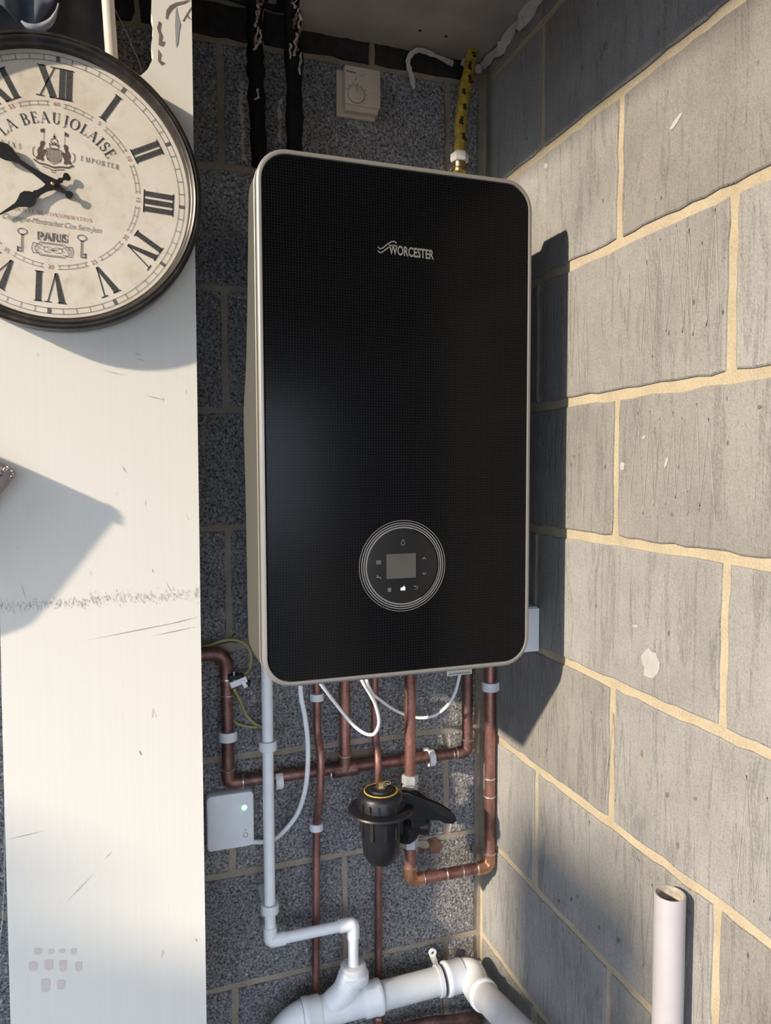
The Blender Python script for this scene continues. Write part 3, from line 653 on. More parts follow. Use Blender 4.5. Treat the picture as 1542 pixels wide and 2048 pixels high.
# big white waste pipe
yw = -.077; rw = .0265
pe = W(918, 1945, yw); pe.x = min(pe.x, -.062)
pa = W(560, 2046, yw); pt = W(690, 2000, yw)
zr = (W(800, 1975, yw).z); 
sl = (W(885, 1958, yw).z-W(640, 2022, yw).z)/(W(885, 1958, yw).x-W(640, 2022, yw).x)
def wp(px_, base=(885, 1960)):
    b0 = W(*base, yw); x_ = W(px_, 1980, yw).x; return Vector((x_, yw, b0.z+(x_-b0.x)*sl))
waste = empty('waste_pipe', (wp(700).x, yw, wp(700).z), 'thick white plastic drain pipe with a tee and elbows across the bottom', 'pipe')
tube(g := G(), [wp(758), wp(880)], rw, 28); g.build('straight_section', M['plastic_old'], waste, auto=40)
def sock(a, b, k=1.25, nm='socket', m='plastic'):
    a, b = Vector(a), Vector(b); L_ = (b-a).length; lathe(g := G(), a, b-a, [(rw*(k-.09), 0), (rw*k, .003), (rw*k, .010), (rw*(k-.05), .012), (rw*(k-.05), L_-.002), (rw*(k-.09), L_)], 32); o_ = g.build(nm, M[m], waste, auto=50)
    if nm == 'socket': tube(g2 := G(), [a-(b-a).normalized()*.0012, a+(b-a).normalized()*.0012], rw*1.13, 28); g2.build('gap_shade_ring', M['greypaint'], o_, auto=40)  # grey ring painted as the shade in the gap at the socket mouth
    return o_
tube(g := G(), [wp(612), wp(755)], rw*1.06, 28); tee = g.build('tee_body', M['plastic'], waste, auto=40)
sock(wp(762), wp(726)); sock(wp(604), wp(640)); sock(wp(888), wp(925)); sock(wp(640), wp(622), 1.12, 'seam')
# swept branch of the tee
top = Vector((P[3].x, yc, W(702, 1935, yc).z)); 
b0 = wp(655); br = [b0, wp(668)+Vector((0, 0, .012)), wp(690)+Vector((0, 0, .030)), Vector((top.x-.004, yc, wp(700).z+.055)), Vector((top.x, yc, top.z-.022)), Vector((top.x, yc, top.z-.005))]
tube(g := G(), spline(br, 6), .0255, 26); g.build('swept_branch', M['plastic'], waste, auto=40)
lathe(g := G(), (top.x, yc, top.z-.030), (0, 0, 1), [(.0260, 0), (.0305, .004), (.0305, .018), (.0280, .020)], 30); g.build('socket', M['plastic'], waste, auto=50)
lathe(g := G(), (top.x, yc, top.z-.012), (0, 0, 1), [(.0255, 0), (.0255, .016), (.0235, .018), (.0115, .018)], 30); g.build('reducer', M['plastic_old'], waste, auto=50)
# left elbow going down and to the front
e0 = wp(600); tube(g := G(), spline([wp(612), e0, e0+Vector((-.025, -.004, -.010)), e0+Vector((-.045, -.008, -.034)), e0+Vector((-.052, -.01, -.075))], 6), rw*1.08, 28); g.build('elbow', M['plastic'], waste, auto=40)
# right elbow: turns forward along the side wall, sloping
c0 = wp(925); f0 = Vector((-.062, c0.y-.050, c0.z-.004))
f1 = R(1085, 2110, -.062)
tube(g := G(), spline([wp(915), c0, c0+Vector((.016, -.006, .001)), f0+Vector((-.001, .012, 0)), f0+(f1-f0).normalized()*.02], 6), rw*1.10, 28); g.build('elbow', M['plastic_old'], waste, auto=40)
d = (f1-f0).normalized()
tube(g := G(), [f0+d*.010, f0+d*.30], rw, 28); g.build('straight_section', M['plastic_old'], waste, auto=40)
lathe(g := G(), f0+d*.008, d, [(rw*1.05, 0), (rw*1.18, .004), (rw*1.18, .014), (rw*1.10, .016)], 32); g.build('socket', M['plastic'], waste, auto=50)
# strap bracket with eye
pc = wp(878); t = empty('pipe_strap', pc, 'pale strap bracket with a screw eye round the thick drain pipe', 'pipe clip')
ax = (wp(900)-wp(800)).normalized(); u_ = Vector((0, -1, 0)); s_ = ax.cross(u_); V = []; F = []
for i in range(33):
    a = 2*pi*i/32; dd = s_*cos(a)+u_*sin(a)
    for rad, h in ((rw*1.01, -.004), (rw*1.01+.003, -.004), (rw*1.01+.003, .004), (rw*1.01, .004)): V.append(pc+dd*rad+ax*h)
for i in range(32):
    for k in range(4): F.append((i*4+k, i*4+(k+1) % 4, (i+1)*4+(k+1) % 4, (i+1)*4+k))
mesh('band', V, F, M['plastic_old'], t, auto=50)
e_ = W(865, 1905, -.03); base = pc+Vector((-.002, 0.012, rw))
g = G(); prism(g, [base+Vector((-.005, 0, 0)), base+Vector((.006, 0, -.002)), e_+Vector((.007, 0, -.006)), e_+Vector((-.006, 0, -.008))], (0, .004, 0)); g.build('tongue', M['plastic_old'], t)
V = []; F = []
for i in range(25):
    a = 2*pi*i/24
    for rad, yy in ((.0035, 0), (.0085, 0), (.0085, .004), (.0035, .004)): V.append(e_+Vector((rad*cos(a), yy-.002, rad*sin(a))))
for i in range(24):
    for k in range(4): F.append((i*4+k, i*4+(k+1) % 4, (i+1)*4+(k+1) % 4, (i+1)*4+k))
mesh('eye', V, F, M['plastic_old'], t, auto=50)
# end of grubby copper pipework at the foot of the wall
def low(pts, r, label, mat='dull'):
    t = empty('copper_pipe', pts[0], label, 'pipe'); tube(g := G(), spline(pts, 6), r, 14); g.build('bent_section', M[mat], t, auto=40); return t
low([W(700, 2100, -.04), W(790, 2062, -.04), W(850, 2046, -.045), W(905, 2040, -.045), W(950, 2036, -.04), W(958, 2060, -.03)], .0105, 'grimy copper pipe low in the corner beneath the thick drain pipe')
lathe(g := G(), W(757, 2040, yb), (0, 0, 1), [(.010, -.012), (.0115, -.009), (.0115, .006), (.009, .010)], 12); g.build('compression_nut', M['dull'], p3)

# open standpipe on the side wall
xs = -.034; tp_ = R(1340, 1787, xs); sp = empty('standpipe', (xs, tp_.y, 0), 'upright open-ended white plastic pipe standing against the side wall', 'pipe')
V = []; n = 36; prof = [(.0192, 0), (.0200, 0), (.0200, tp_.z-.001), (.0194, tp_.z), (.0180, tp_.z), (.0174, tp_.z-.001), (.0174, tp_.z-.25), (.001, tp_.z-.25)]
lathe(g := G(), (xs, tp_.y, 0), (0, 0, 1), prof[1:5], n, False); g.build('outer_wall', M['stdpipe'], sp, auto=40)
lathe(g := G(), (xs, tp_.y, 0), (0, 0, 1), prof[4:], n, False); g.build('bore', M['pipe_in'], sp, auto=40)
# pale box between boiler and side wall
b0_ = R(1079, 1304, -.004); b1_ = R(1079, 1209, -.004)
t = empty('junction_box', (-.03, -.22, b0_.z), 'white plastic box squeezed between the boiler and the side wall', 'box')
g = G(); bx(g, (-.075, b0_.y+.004, b0_.z), (-.0045, b0_.y+.11, b1_.z-.004), .003); g.build('enclosure', M['plastic'], t)
g = G(); bx(g, (-.040, b0_.y-.0005, b0_.z+.002), (-.0050, b0_.y+.006, b1_.z-.006), .001); g.build('lid', M['plastic'], t)

# ------------------------------------------------------------------ cables
def cable(pts, r, mat, label, nm='cable', cat='cable'):
    tube(g := G(), spline(pts, 8), r, 10); o = g.build(nm, M[mat], None, True); return tag(o, label, cat)
cable([Vector((W(601, 1375, -.09).x, -.09, ZB)), W(601, 1380, -.09), W(611, 1440, -.085), W(616, 1500, -.08), W(612, 1570, -.075), W(596, 1625, -.045), W(568, 1662, -.03), W(545, 1680, -.024), W(520, 1684, -.022), W(494, 1683, -.022)], .0046, 'cable', 'thick white cable hanging from the boiler down to the small white hub')
cable([W(630, 1350, -.11), W(645, 1372, -.10), W(672, 1408, -.085), W(703, 1446, -.075), W(728, 1466, -.085), W(748, 1468, -.09), W(758, 1445, -.10), W(752, 1412, -.11), W(740, 1388, -.115), W(729, 1370, -.12), W(722, 1356, -.12), W(716, 1340, -.12)], .0035, 'cable', 'thin white cable drooping in a narrow loop under the boiler')
cable([W(733, 1360, -.07), W(744, 1385, -.055), W(758, 1398, -.05), W(790, 1420, -.04), W(830, 1435, -.035), W(866, 1432, -.05), W(893, 1413, -.07), W(910, 1385, -.085), W(918, 1355, -.10), W(920, 1338, -.10)], .0033, 'cable', 'thin white cable in a wide shallow loop right of the filter pipe')
cable([W(395, 1296, -.02), W(420, 1290, -.025), W(450, 1280, -.03), W(475, 1281, -.035), W(492, 1290, -.03), W(502, 1310, -.03), W(500, 1335, -.035), W(490, 1348, -.045), W(480, 1358, -.055)], .0030, 'earth', 'green and yellow earth wire curling from behind the cream board to the clamp')
cable([W(468, 1378, -.052), W(480, 1400, -.035), W(490, 1425, -.02), W(505, 1444, -.015), W(523, 1454, -.015), W(536, 1462, -.015)], .0032, 'earth', 'upper earth wire dropping from the pipe clamp to the white pipe')
cable([W(462, 1436, -.015), W(474, 1447, -.012), W(490, 1452, -.012), W(506, 1454, -.012), W(522, 1453, -.010)], .0028, 'earth', 'lower earth wire emerging behind the left copper upright')
# grey filler tongue behind the elbow
g = G(); prism(g, [W(*p, -.004) for p in ((402, 1300), (430, 1289), (460, 1283), (484, 1284), (490, 1294), (470, 1298), (452, 1304), (425, 1306))], (0, -.008, 0)); g.build('filler_lump', M['foam'], wall_back)
# earth clamp
ec = W(470, 1366, -.055); t = empty('earth_clamp', ec, 'silver pipe clamp with a screw on the left copper upright', 'clamp')
pc_ = W(455, 1366, y1); lathe(g := G(), pc_-Vector((0, 0, .006)), (0, 0, 1), [(.0128, 0), (.0134, .002), (.0134, .012), (.0128, .014)], 20); g.build('band', M['dull'], t, auto=40)
g = G(); bx(g, ec+Vector((-.010, -.006, -.004)), ec+Vector((.022, .006, .008)), .001, Matrix.Rotation(radians(-18), 3, 'Y')); bx(g, ec+Vector((.012, -.007, -.010)), ec+Vector((.020, .005, .006)), .001, Matrix.Rotation(radians(-30), 3, 'Y')); g.build('bracket', M['steel'], t)
lathe(g := G(), ec+Vector((-.002, -.002, -.004)), (0, 0, 1), [(.0018, 0), (.0018, .026)], 10); g.build('screw', M['steel'], t)
g = G(); bx(g, ec+Vector((-.012, -.004, .006)), ec+Vector((.016, .008, .016)), .002); g.build('rubber_pad', M['blackmat'], t)
lathe(g := G(), ec+Vector((.022, 0, -.002)), (1, 0, -.2), [(.006, 0), (.006, .006)], 12); g.build('nut', M['blackmat'], t)

# hub with green light
h0, h1 = W(412, 1594, -.026), W(509, 1690, -.026)
hub = empty('wireless_hub', ((h0.x+h1.x)/2, 0, h1.z), 'small square white hub box with a glowing green light on the block wall', 'hub')
hw = (h1.x-h0.x)/2; hcx = (h0.x+h1.x)/2; hcz = (h0.z+h1.z)/2; hh = (h0.z-h1.z)/2
lp = lambda ins, y: [(a, y, b) for a, b in rr_loop(hcx-hw+ins, hcx+hw-ins, hcz-hh+ins, hcz+hh-ins, .009-ins*.5, 6)]
V = lp(.001, -.003)+lp(0, -.006)+lp(0, -.024)+lp(.0015, -.027)+lp(.004, -.028); n = len(V)//5; F = [tuple(range(4*n, 5*n)), tuple(range(n))]
for k in range(4):
    for i in range(n): F.append((k*n+i, k*n+(i+1) % n, (k+1)*n+(i+1) % n, (k+1)*n+i))
body = mesh('case', V, F, M['plastic'], hub, auto=40)
lc = W(489, 1615, -.0285); lathe(g := G(), (lc.x, -.0278, lc.z), (0, -1, 0), [(.0042, 0), (.0042, .0006), (.003, .001)], 20); g.build('status_light', M['led'], hub)
bc = W(491, 1670, -.0285); g = G(); ring2(g, bc.x, bc.z, .0040, .0048, -.0278, .0005, 28); g.build('button_ring', M['greyink'], hub)
k = Ink(bc.x, bc.z+.0095, -.0284); k.path([(-.0012, -.0012), (.0012, -.0012), (.0012, .0012), (-.0012, .0012), (-.0012, -.0012)], .0005); k.build('symbol', M['greyink'], hub)

# ------------------------------------------------------------------ thermostat
ta, tb = W(690, 128, -.030), W(762, 222, -.030)
th = empty('room_thermostat', ((ta.x+tb.x)/2, 0, tb.z), 'beige square room thermostat with a round dial high on the wall', 'thermostat')
g = G(); bx(g, (ta.x-.012, -.012, tb.z-.012), (tb.x-.006, -.004, ta.z-.002), .002); g.build('back_plate', M['thermo'], th)
g = G(); bx(g, (ta.x, -.030, tb.z+.004), (tb.x, -.010, ta.z+.0), .003); cov = g.build('cover', M['thermo'], th, auto=30)
g = G(); bx(g, (ta.x+.001, -.026, tb.z-.006), (tb.x-.004, -.010, tb.z+.005), .002); g.build('lower_lip', M['thermo'], th)
tcx, tcz = W(713, 188, -.031).x, W(713, 188, -.031).z
g = G(); ring2(g, tcx, tcz, .0165, .0173, -.030, .0004, 40); g.build('dial_outline', M['thermo_ink'], th)
lathe(g := G(), (tcx, -.0299, tcz), (0, -1, 0), [(.0163, 0), (.0163, .0012), (.0155, .0018)], 40); dl = g.build('dial', M['thermo'], th, auto=40)
k = Ink(tcx, tcz, -.0322); k.line((0, .006), (0, .0155), .0007); k.build('pointer', M['thermo_ink'], th)
k = Ink(tcx, tcz, -.0304)
for i in range(9):
    a = radians(160-i*26); k.disc(.0205*cos(a), .0205*sin(a), .0011, 6)
k.disc(.034, .006, .001, 6); k.line((-.002, .025), (.001, .031), .001); k.line((-.020, .040), (0, .0385), .0016); k.path([(.004, .040), (.006, .036), (.011, .035), (.014, .037), (.016, .041)], .0005)
k.build('markings', M['thermo_ink'], th)

# ------------------------------------------------------------------ tarry pipes above the boiler
def tar(pa_, pb_, r, label, seed):
    t = empty('lagged_pipe', pb_, label, 'pipe'); rr = random.Random(seed); P = spline([pa_, (pa_+pb_)/2+Vector((rr.uniform(-.003, .003), 0, 0)), pb_], 16)
    ph = [rr.uniform(.86, 1.15) for _ in P]; tube(g := G(), P, r, 14, rfun=lambda s: r*ph[int(s*(len(P)-1))]); g.build('black_wrap', M['tape'], t, True)
    for k in range(12):                                                   # torn shreds of foil and bare copper showing
        c = pa_+(pb_-pa_)*(rr.uniform(.08, .45) if k < 11 else rr.uniform(.45, .95)); L_ = rr.uniform(.008, .022); x0_ = rr.uniform(-.6, .6)*r
        V = []
        for j in range(6):
            xx = x0_+rr.uniform(-.003, .003)+.001*j; V += [c+Vector((xx-.0016*rr.uniform(.2, 2.2), -math.sqrt(max(r*r*1.4-xx*xx, 1e-6))-.001, L_*(j/5-.5)*2)), c+Vector((xx+.0016*rr.uniform(.2, 2.2), -math.sqrt(max(r*r*1.4-xx*xx, 1e-6))-.001, L_*(j/5-.5)*2))]
        mesh('foil_shred', V, [(2*j, 2*j+1, 2*j+3, 2*j+2) for j in range(5)], M['foil' if k % 3 else 'dull'], t)
    return t
tar(W(508, -60, -.055), W(519, 330, -.06), .0150, 'left blackened lagged pipe rising behind the boiler to the ceiling', 1)
tar(W(581, -60, -.055), W(589, 330, -.06), .0155, 'right blackened lagged pipe with torn foil rising behind the boiler', 2)
# rubble of dark mastic at the left
# ------------------------------------------------------------------ gas pipe
gp = [W(950, 55, -.035), W(944, 110, -.045), W(932, 170, -.055), W(922, 240, -.06), W(920, 312, -.065), W(919, 345, -.068)]
gas = empty('gas_pipe', gp[-1], 'yellow-taped gas pipe with black printing running up from the boiler to the ceiling', 'pipe')
S = spline(gp, 10); rr = random.Random(8); ph = [rr.uniform(.94, 1.08) for _ in S]; tube(g := G(), S, .0115, 18, rfun=lambda s: .0118*ph[int(s*(len(S)-1))]); g.build('tape_wrap', M['gas'], gas, True)
g = G(); tube(g, [p+Vector((.010, .004, 0)) for p in S[:20]], .003, 8); g.build('tape_edge', M['flake'], gas, True)
for i, s in enumerate(range(3, len(S)-12, 4)):
    c = S[s]; a = (-25, 30, 10, -40)[i % 4]; dx = (.0045, -.0045, .002, -.002)[i % 4]; yy = c.y-math.sqrt(.0124**2-dx*dx)-.0010
    b = radians(75 if i % 2 else 100); u3 = Vector((cos(b), 0, sin(b))); v3 = Vector((-sin(b), 0, cos(b)))
    text(('gas', 'ga', 'as', 'gas')[i % 4], .0125, M['ink'], 'printed_word', gas, Vector((c.x+dx, yy, c.z)), u3, v3, 'CENTER', .0005)
e = gp[-1]+Vector((0, 0, .0)); zt_ = W(919, 322, -.065).z
lathe(g := G(), (e.x, e.y, zt_-.004), (0, 0, 1), [(.0165, 0), (.0180, .003), (.0180, .014), (.0140, .018)], 6); g.build('nut', M['plastic_old'], gas)
lathe(g := G(), (e.x, e.y, zt_-.022), (0, 0, 1), [(.013, 0), (.013, .006), (.0115, .008), (.0125, .018)], 20); g.build('olive', M['brass'], gas, auto=40)

# ------------------------------------------------------------------ cream board
yB = -.175
bl = lambda z: (-.8965-(0.6005-(z-ZO))*.0078)
pts = [(-.6003, .0), (-.6000, .669), (-.5968, 1.6), (-.5939, 2.352), (-.5930, 3.19), (-.650, 3.19)]
rr = random.Random(11); z = 2.42
while z > 2.245: pts.append((-.6515-.0035*rr.random()-(2.42-z)*.01, z)); z -= .011
pts += [(-.662, 2.236), (-.672, 2.225), (-.76, 2.220), (-.885, 2.215), (-.8965, 1.2), (-.9045, .0)]
board = empty('painted_board', (-.75, yB, 0), 'tall cream painted board with scuffs carrying the round clock', 'board')
g = G(); prism(g, [(a, yB, b) for a, b in pts], (0, .022, 0)); g.build('face_panel', M['board'], board)
g = G(); bx(g, (-.79, yB+.0222, 0), (-.71, -.004, 2.128)); g.build('batten', M['rawwood'], board)
g = G(); bx(g, (-.640, yB+.0222, 2.20), (-.628, -.009, 3.18)); g.build('sun_blocker_strip', M['rawwood'], board)  # hidden strip added behind the board to keep sun off the back wall
def mark(nm, pp, mat): return mesh(nm, [W(a, b, yB-.0006) for a, b in pp], [tuple(range(len(pp)))], M[mat], board)
mark('bare_patch', [(331, 37), (333, 20), (340, 11), (352, 5), (372, 1), (383, -2), (370, 6), (352, 11), (344, 18), (337, 28), (334, 38)], 'rawwood')
mark('grey_flake', [(352, 12), (356, 32), (361, 48), (358, 62), (356, 85), (352, 96), (350, 50)], 'greypaint')
mark('bare_patch', [(318, 42), (322, 45), (320, 60), (325, 72), (322, 84), (330, 82), (326, 92), (317, 90), (318, 70), (314, 55)], 'rawwood')
mark('bare_patch', [(316, 98), (322, 108), (320, 120), (330, 126), (322, 130), (316, 122)], 'rawwood')
k = G()
for a in ([(383, 14), (374, 28), (366, 42)], [(374, 28), (377, 36), (383, 38)]):
    for (x0_, y0_), (x1_, y1_) in zip(a, a[1:]): prism(k, [W(x0_-1, y0_, yB-.0006), W(x0_+1, y0_, yB-.0006), W(x1_+1, y1_, yB-.0006), W(x1_-1, y1_, yB-.0006)], (0, .0003, 0))
k.build('crack', M['rawwood'], board)
rr = random.Random(5); k = G()
def scratch(x0_, y0_, x1_, y1_, wd):
    dx, dy = x1_-x0_, y1_-y0_; l = math.hypot(dx, dy); nx, ny = -dy/l*wd/2, dx/l*wd/2
    k.add([W(x0_, y0_, yB-.0005), W((x0_+x1_)/2+nx, (y0_+y1_)/2+ny, yB-.0005), W(x1_, y1_, yB-.0005), W((x0_+x1_)/2-nx, (y0_+y1_)/2-ny, yB-.0005)], [(0, 1, 2, 3)])
for i in range(420):                                                   # the scuffed band
    x_ = rr.uniform(0, 398); yb_ = 1213-x_*.050+rr.gauss(0, 5.5)-abs(rr.gauss(0, 5))*(x_ > 180); h = rr.uniform(2, 12); scratch(x_, yb_-h/2, x_+rr.uniform(-4, 4), yb_+h/2, rr.uniform(.4, 1.1))
for s_ in ((160, 1283, 398, 1236, 1.2), (330, 1250, 398, 1233, 1), (300, 1273, 398, 1252, 1.2), (40, 1161, 54, 1204, 1), (10, 1680, 95, 1660, 1), (208, 1720, 226, 1700, 1), (130, 1806, 190, 1745, 1.2), (288, 790, 330, 800, 1.3), (268, 705, 285, 712, 1.5), (270, 716, 292, 722, 1.2), (205, 740, 255, 752, .9), (278, 1500, 283, 1512, 3), (391, 1876, 394, 1884, 2.5), (243, 930, 254, 948, 1.2), (292, 1000, 290, 1012, 1.2), (304, 1136, 306, 1146, 1.5), (330, 1160, 345, 1190, .9)): scratch(*s_)
M['scuff'] = simple('scuff_grey', (.36, .345, .33), .8, nscale=500, namp=.4); k.build('scuff_marks', M['scuff'], board)['kind'] = 'stuff'
t_ = None
M['rustprint'] = simple('faint_rust_print', (.70, .62, .56), .8, namp=.08)
for x_, y_, w_, h_ in ((76, 1903, 8, 7), (102, 1903, 6, 6), (124, 1902, 7, 5), (147, 1903, 6, 7), (66, 1933, 9, 10), (97, 1930, 9, 11), (126, 1932, 8, 12), (157, 1933, 7, 10), (91, 1971, 9, 14), (122, 1970, 9, 10)):
    mark('faint_print', [(x_-w_, y_-h_+2), (x_-1, y_-h_), (x_+w_, y_-h_+1), (x_+w_-1, y_+h_-3), (x_+1, y_+h_), (x_-w_+1, y_+h_-2)], 'rustprint')

# ------------------------------------------------------------------ clock
CX, CZ, YF_ = -.7992, 1.4340+ZO, -.2000
clock = empty('wall_clock', (CX, yB, CZ-.21), 'large round wall clock with roman numerals and a dark metal rim', 'clock')
ROLL = radians(-3.5)
lathe(g := G(), (CX, yB-.0005, CZ), (0, -1, 0), [(.180, 0), (.205, .001), (.2105, .006), (.2122, .030), (.2122, .034), (.2115, .0395), (.2090, .0420), (.2065, .0423), (.2055, .0410), (.2040, .0413), (.2026, .0427), (.2004, .0415), (.1985, .0385), (.1965, .0360), (.1950, .0355), (.1938, .0330), (.1932, .0250)], 120, False); g.build('rim', M['rimclock'], clock, auto=40)
lathe(g := G(), (CX, YF_+.001, CZ), (0, -1, 0), [(.1945, 0), (.1945, .001)], 96); face = g.build('dial_face', M['face'], clock, auto=40)
yi = YF_-.0005
F_ = .0016                                     # hairline width
def I_(k, x, h, w_=.0078, ser=.0058):
    k.line((x, 0), (x, h), w_); k.line((x-ser, 0), (x+ser, 0), F_); k.line((x-ser, h), (x+ser, h), F_)
def V_(k, x, h, hw=.0098):
    k.line((x-hw, h), (x, 0), .0088, .0045); k.line((x+hw, h), (x+.0005, 0), F_); k.line((x-hw-.0062, h), (x-hw+.0062, h), F_); k.line((x+hw-.005, h), (x+hw+.005, h), F_)
def X_(k, x, h, hw=.0090):
    k.line((x-hw, h), (x+hw, 0), .0084); k.line((x+hw, h), (x-hw, 0), F_); 
    for a, b in ((x-hw, h), (x+hw, h), (x-hw, 0), (x+hw, 0)): k.line((a-.0055, b), (a+.0055, b), F_)
NUM = {1: [('I', 0)], 2: [('I', -.0058), ('I', .0058)], 3: [('I', -.0115), ('I', 0), ('I', .0115)], 4: [('I', -.0155), ('V', .0075)], 5: [('V', 0)], 6: [('V', -.0075), ('I', .0155)], 7: [('V', -.013), ('I', .0095), ('I', .021)], 8: [('V', -.018), ('I', .004), ('I', .015), ('I', .026)], 9: [('I', -.0155), ('X', .0075)], 10: [('X', 0)], 11: [('X', -.008), ('I', .0125)], 12: [('X', -.0135), ('I', .0065), ('I', .0160)]}
RN0, HN = .1270, .0430
for hnum, gl in NUM.items():
    a = -radians(30*hnum)+ROLL; k = Ink(CX-sin(a)*RN0, CZ+cos(a)*RN0, yi, a)
    for c, x_ in gl: {'I': I_, 'V': V_, 'X': X_}[c](k, x_, HN)
    k.build('roman_numeral', M['num'], clock)
k = Ink(CX, CZ, yi, ROLL)
for r in (.1790, .1870): k.arc(0, 0, r, r, 0, 360, .0007, n=140)
for i in range(60):
    a = radians(6*i); k.line((.179*sin(a), .179*cos(a)), (.187*sin(a), .187*cos(a)), .0050 if i % 5 == 0 else .0008)
k.build('minute_track', M['greyink'], clock)
k = Ink(CX, CZ, yi, ROLL)
for seg in range(12):
    a0, a1 = 30*seg+4.5, 30*seg+25.5
    for r in (.1155, .1210): k.arc(0, 0, r, r, a0, a1, .0006, n=10)
    for j in range(1, 5): a = radians(30*seg+6*j); k.line((.1155*sin(a), .1155*cos(a)), (.121*sin(a), .121*cos(a)), .0006)
k.build('inner_track', M['sepia'], clock)
for i in range(12):
    a = -radians(30*i)+ROLL; o = Vector((CX-sin(a)*.1158, yi, CZ+cos(a)*.1158)); sg = -1 if i in (4, 5, 6, 7, 8) else 1
    if sg < 0: o = Vector((CX-sin(a)*.1215, yi, CZ+cos(a)*.1215))
    text(str(5*i or 60), .0088, M['red'], 'minute_figure', clock, o, (sg*cos(a), 0, sg*sin(a)), (-sg*sin(a), 0, sg*cos(a)))
# serif capitals drawn as strokes in a unit box
def glyph(k, ch, ox, oy, s):
    T, t_ = .135*s, .045*s; P = lambda x_, y_: (ox+x_*s, oy+y_*s)
    def L(x0_, y0_, x1_, y1_, w_): k.line(P(x0_, y0_), P(x1_, y1_), w_)
    def A_(cx, cy, rx, ry, a0, a1): k.arc(ox+cx*s, oy+cy*s, rx*s, ry*s, a0, a1, T, t_)
    def S_(x_, y_, w_=.16): L(x_-w_, y_, x_+w_, y_, t_)
    wd = .62
    if ch == 'L': L(.18, 0, .18, 1, T); S_(.18, 1); L(.02, 0, .58, 0, t_); L(.58, 0, .60, .24, t_*1.4); wd = .66
    elif ch == 'A': L(.02+.06, 0, .38, 1, t_); L(.36, 1, .68, 0, T); S_(.08, 0, .11); S_(.68, 0, .13); L(.18, .34, .54, .34, t_); wd = .80
    elif ch == 'B': L(.16, 0, .16, 1, T); L(.02, 0, .36, 0, t_); L(.02, 1, .34, 1, t_); A_(.32, .75, .20, .24, -90, 90); A_(.34, .26, .25, .26, -90, 90); L(.16, .51, .34, .51, t_); wd = .72
    elif ch == 'E': L(.16, 0, .16, 1, T); L(.02, 0, .54, 0, t_); L(.02, 1, .52, 1, t_); L(.16, .52, .42, .52, t_); L(.54, 0, .56, .22, t_*1.4); L(.52, 1, .53, .80, t_*1.4); L(.42, .42, .42, .62, t_); wd = .66
    elif ch == 'U': L(.18, .32, .18, 1, T); S_(.18, 1); L(.62, .32, .62, 1, t_); S_(.62, 1, .11); k.arc(ox+.40*s, oy+.32*s, .22*s, .32*s, 180, 360, T*.8, t_*1.3); wd = .80
    elif ch == 'J': L(.30, .10, .30, 1, T); S_(.30, 1); k.arc(ox+.14*s, oy+.06*s, .16*s, .22*s, 250, 360, T*.7, t_); wd = .50
    elif ch == 'O': A_(.42, .5, .36, .5, 0, 360); wd = .84
    elif ch == 'I': L(.18, 0, .18, 1, T); S_(.18, 0); S_(.18, 1); wd = .38
    elif ch == 'S': k.arc(ox+.28*s, oy+.75*s, .19*s, .24*s, 25, 250, T*.75, t_*1.5); k.arc(ox+.28*s, oy+.26*s, .22*s, .26*s, -155, 75, T*.75, t_*1.5); L(.20, .58, .38, .45, T); L(.45, .72, .46, .98, t_); L(.06, .28, .06, .02, t_); wd = .58
    elif ch == 'V': L(.08, 1, .38, 0, T); L(.66, 1, .38, 0, t_); S_(.08, 1, .13); S_(.66, 1, .11); wd = .76
    elif ch == 'N': L(.14, 0, .14, 1, t_); L(.14, 1, .66, 0, T); L(.66, 0, .66, 1, t_); S_(.14, 0, .1); S_(.12, 1, .1); S_(.66, 1, .1); wd = .80
    elif ch == 'M': L(.12, 0, .14, 1, t_); L(.14, 1, .45, 0, T); L(.78, 1, .45, 0, t_); L(.78, 0, .78, 1, T); S_(.12, 0, .1); S_(.78, 0, .12); S_(.80, 1, .08); S_(.10, 1, .06); wd = .94
    elif ch == 'P': L(.16, 0, .16, 1, T); S_(.16, 0); L(.02, 1, .32, 1, t_); A_(.32, .73, .23, .27, -90, 90); L(.16, .46, .32, .46, t_); wd = .66
    elif ch == 'R': L(.16, 0, .16, 1, T); S_(.16, 0); L(.02, 1, .32, 1, t_); A_(.32, .75, .22, .25, -90, 90); L(.16, .50, .32, .50, t_); L(.36, .50, .64, 0, T); S_(.68, 0, .07); wd = .74
    elif ch == 'T': L(.34, 0, .34, 1, T); S_(.34, 0); L(.02, 1, .66, 1, t_); L(.02, 1, .02, .80, t_); L(.66, 1, .66, .80, t_); wd = .70
    elif ch == 'C': A_(.42, .5, .35, .5, 48, 312); L(.66, .68, .66, .96, t_); wd = .72
    elif ch == 'D': L(.16, 0, .16, 1, T); L(.02, 0, .34, 0, t_); L(.02, 1, .34, 1, t_); A_(.32, .5, .36, .5, -90, 90); wd = .76
    elif ch == ' ': wd = .34
    return wd
def gw(ch):
    class D:
        def line(s, *a, **k): pass
        def arc(s, *a, **k): pass
    return glyph(D(), ch, 0, 0, 1)
def arc_text(body, r, s, a0, a1, mat, name):
    tot = sum(gw(c) for c in body); acc = 0; g = G()
    for c in body:
        w_ = gw(c); a = radians(a0+(a1-a0)*(acc+w_/2)/tot)
        k = Ink(CX+r*sin(a+0), CZ+r*cos(a), yi, -a); glyph(k, c, -w_*s/2, 0, s); g.add(k.g.v, k.g.f); acc += w_
    g.build(name, M[mat], clock)
arc_text('LA BEAUJOLAISE', .0900, .0155, -46, 58.5, 'num', 'arched_lettering')
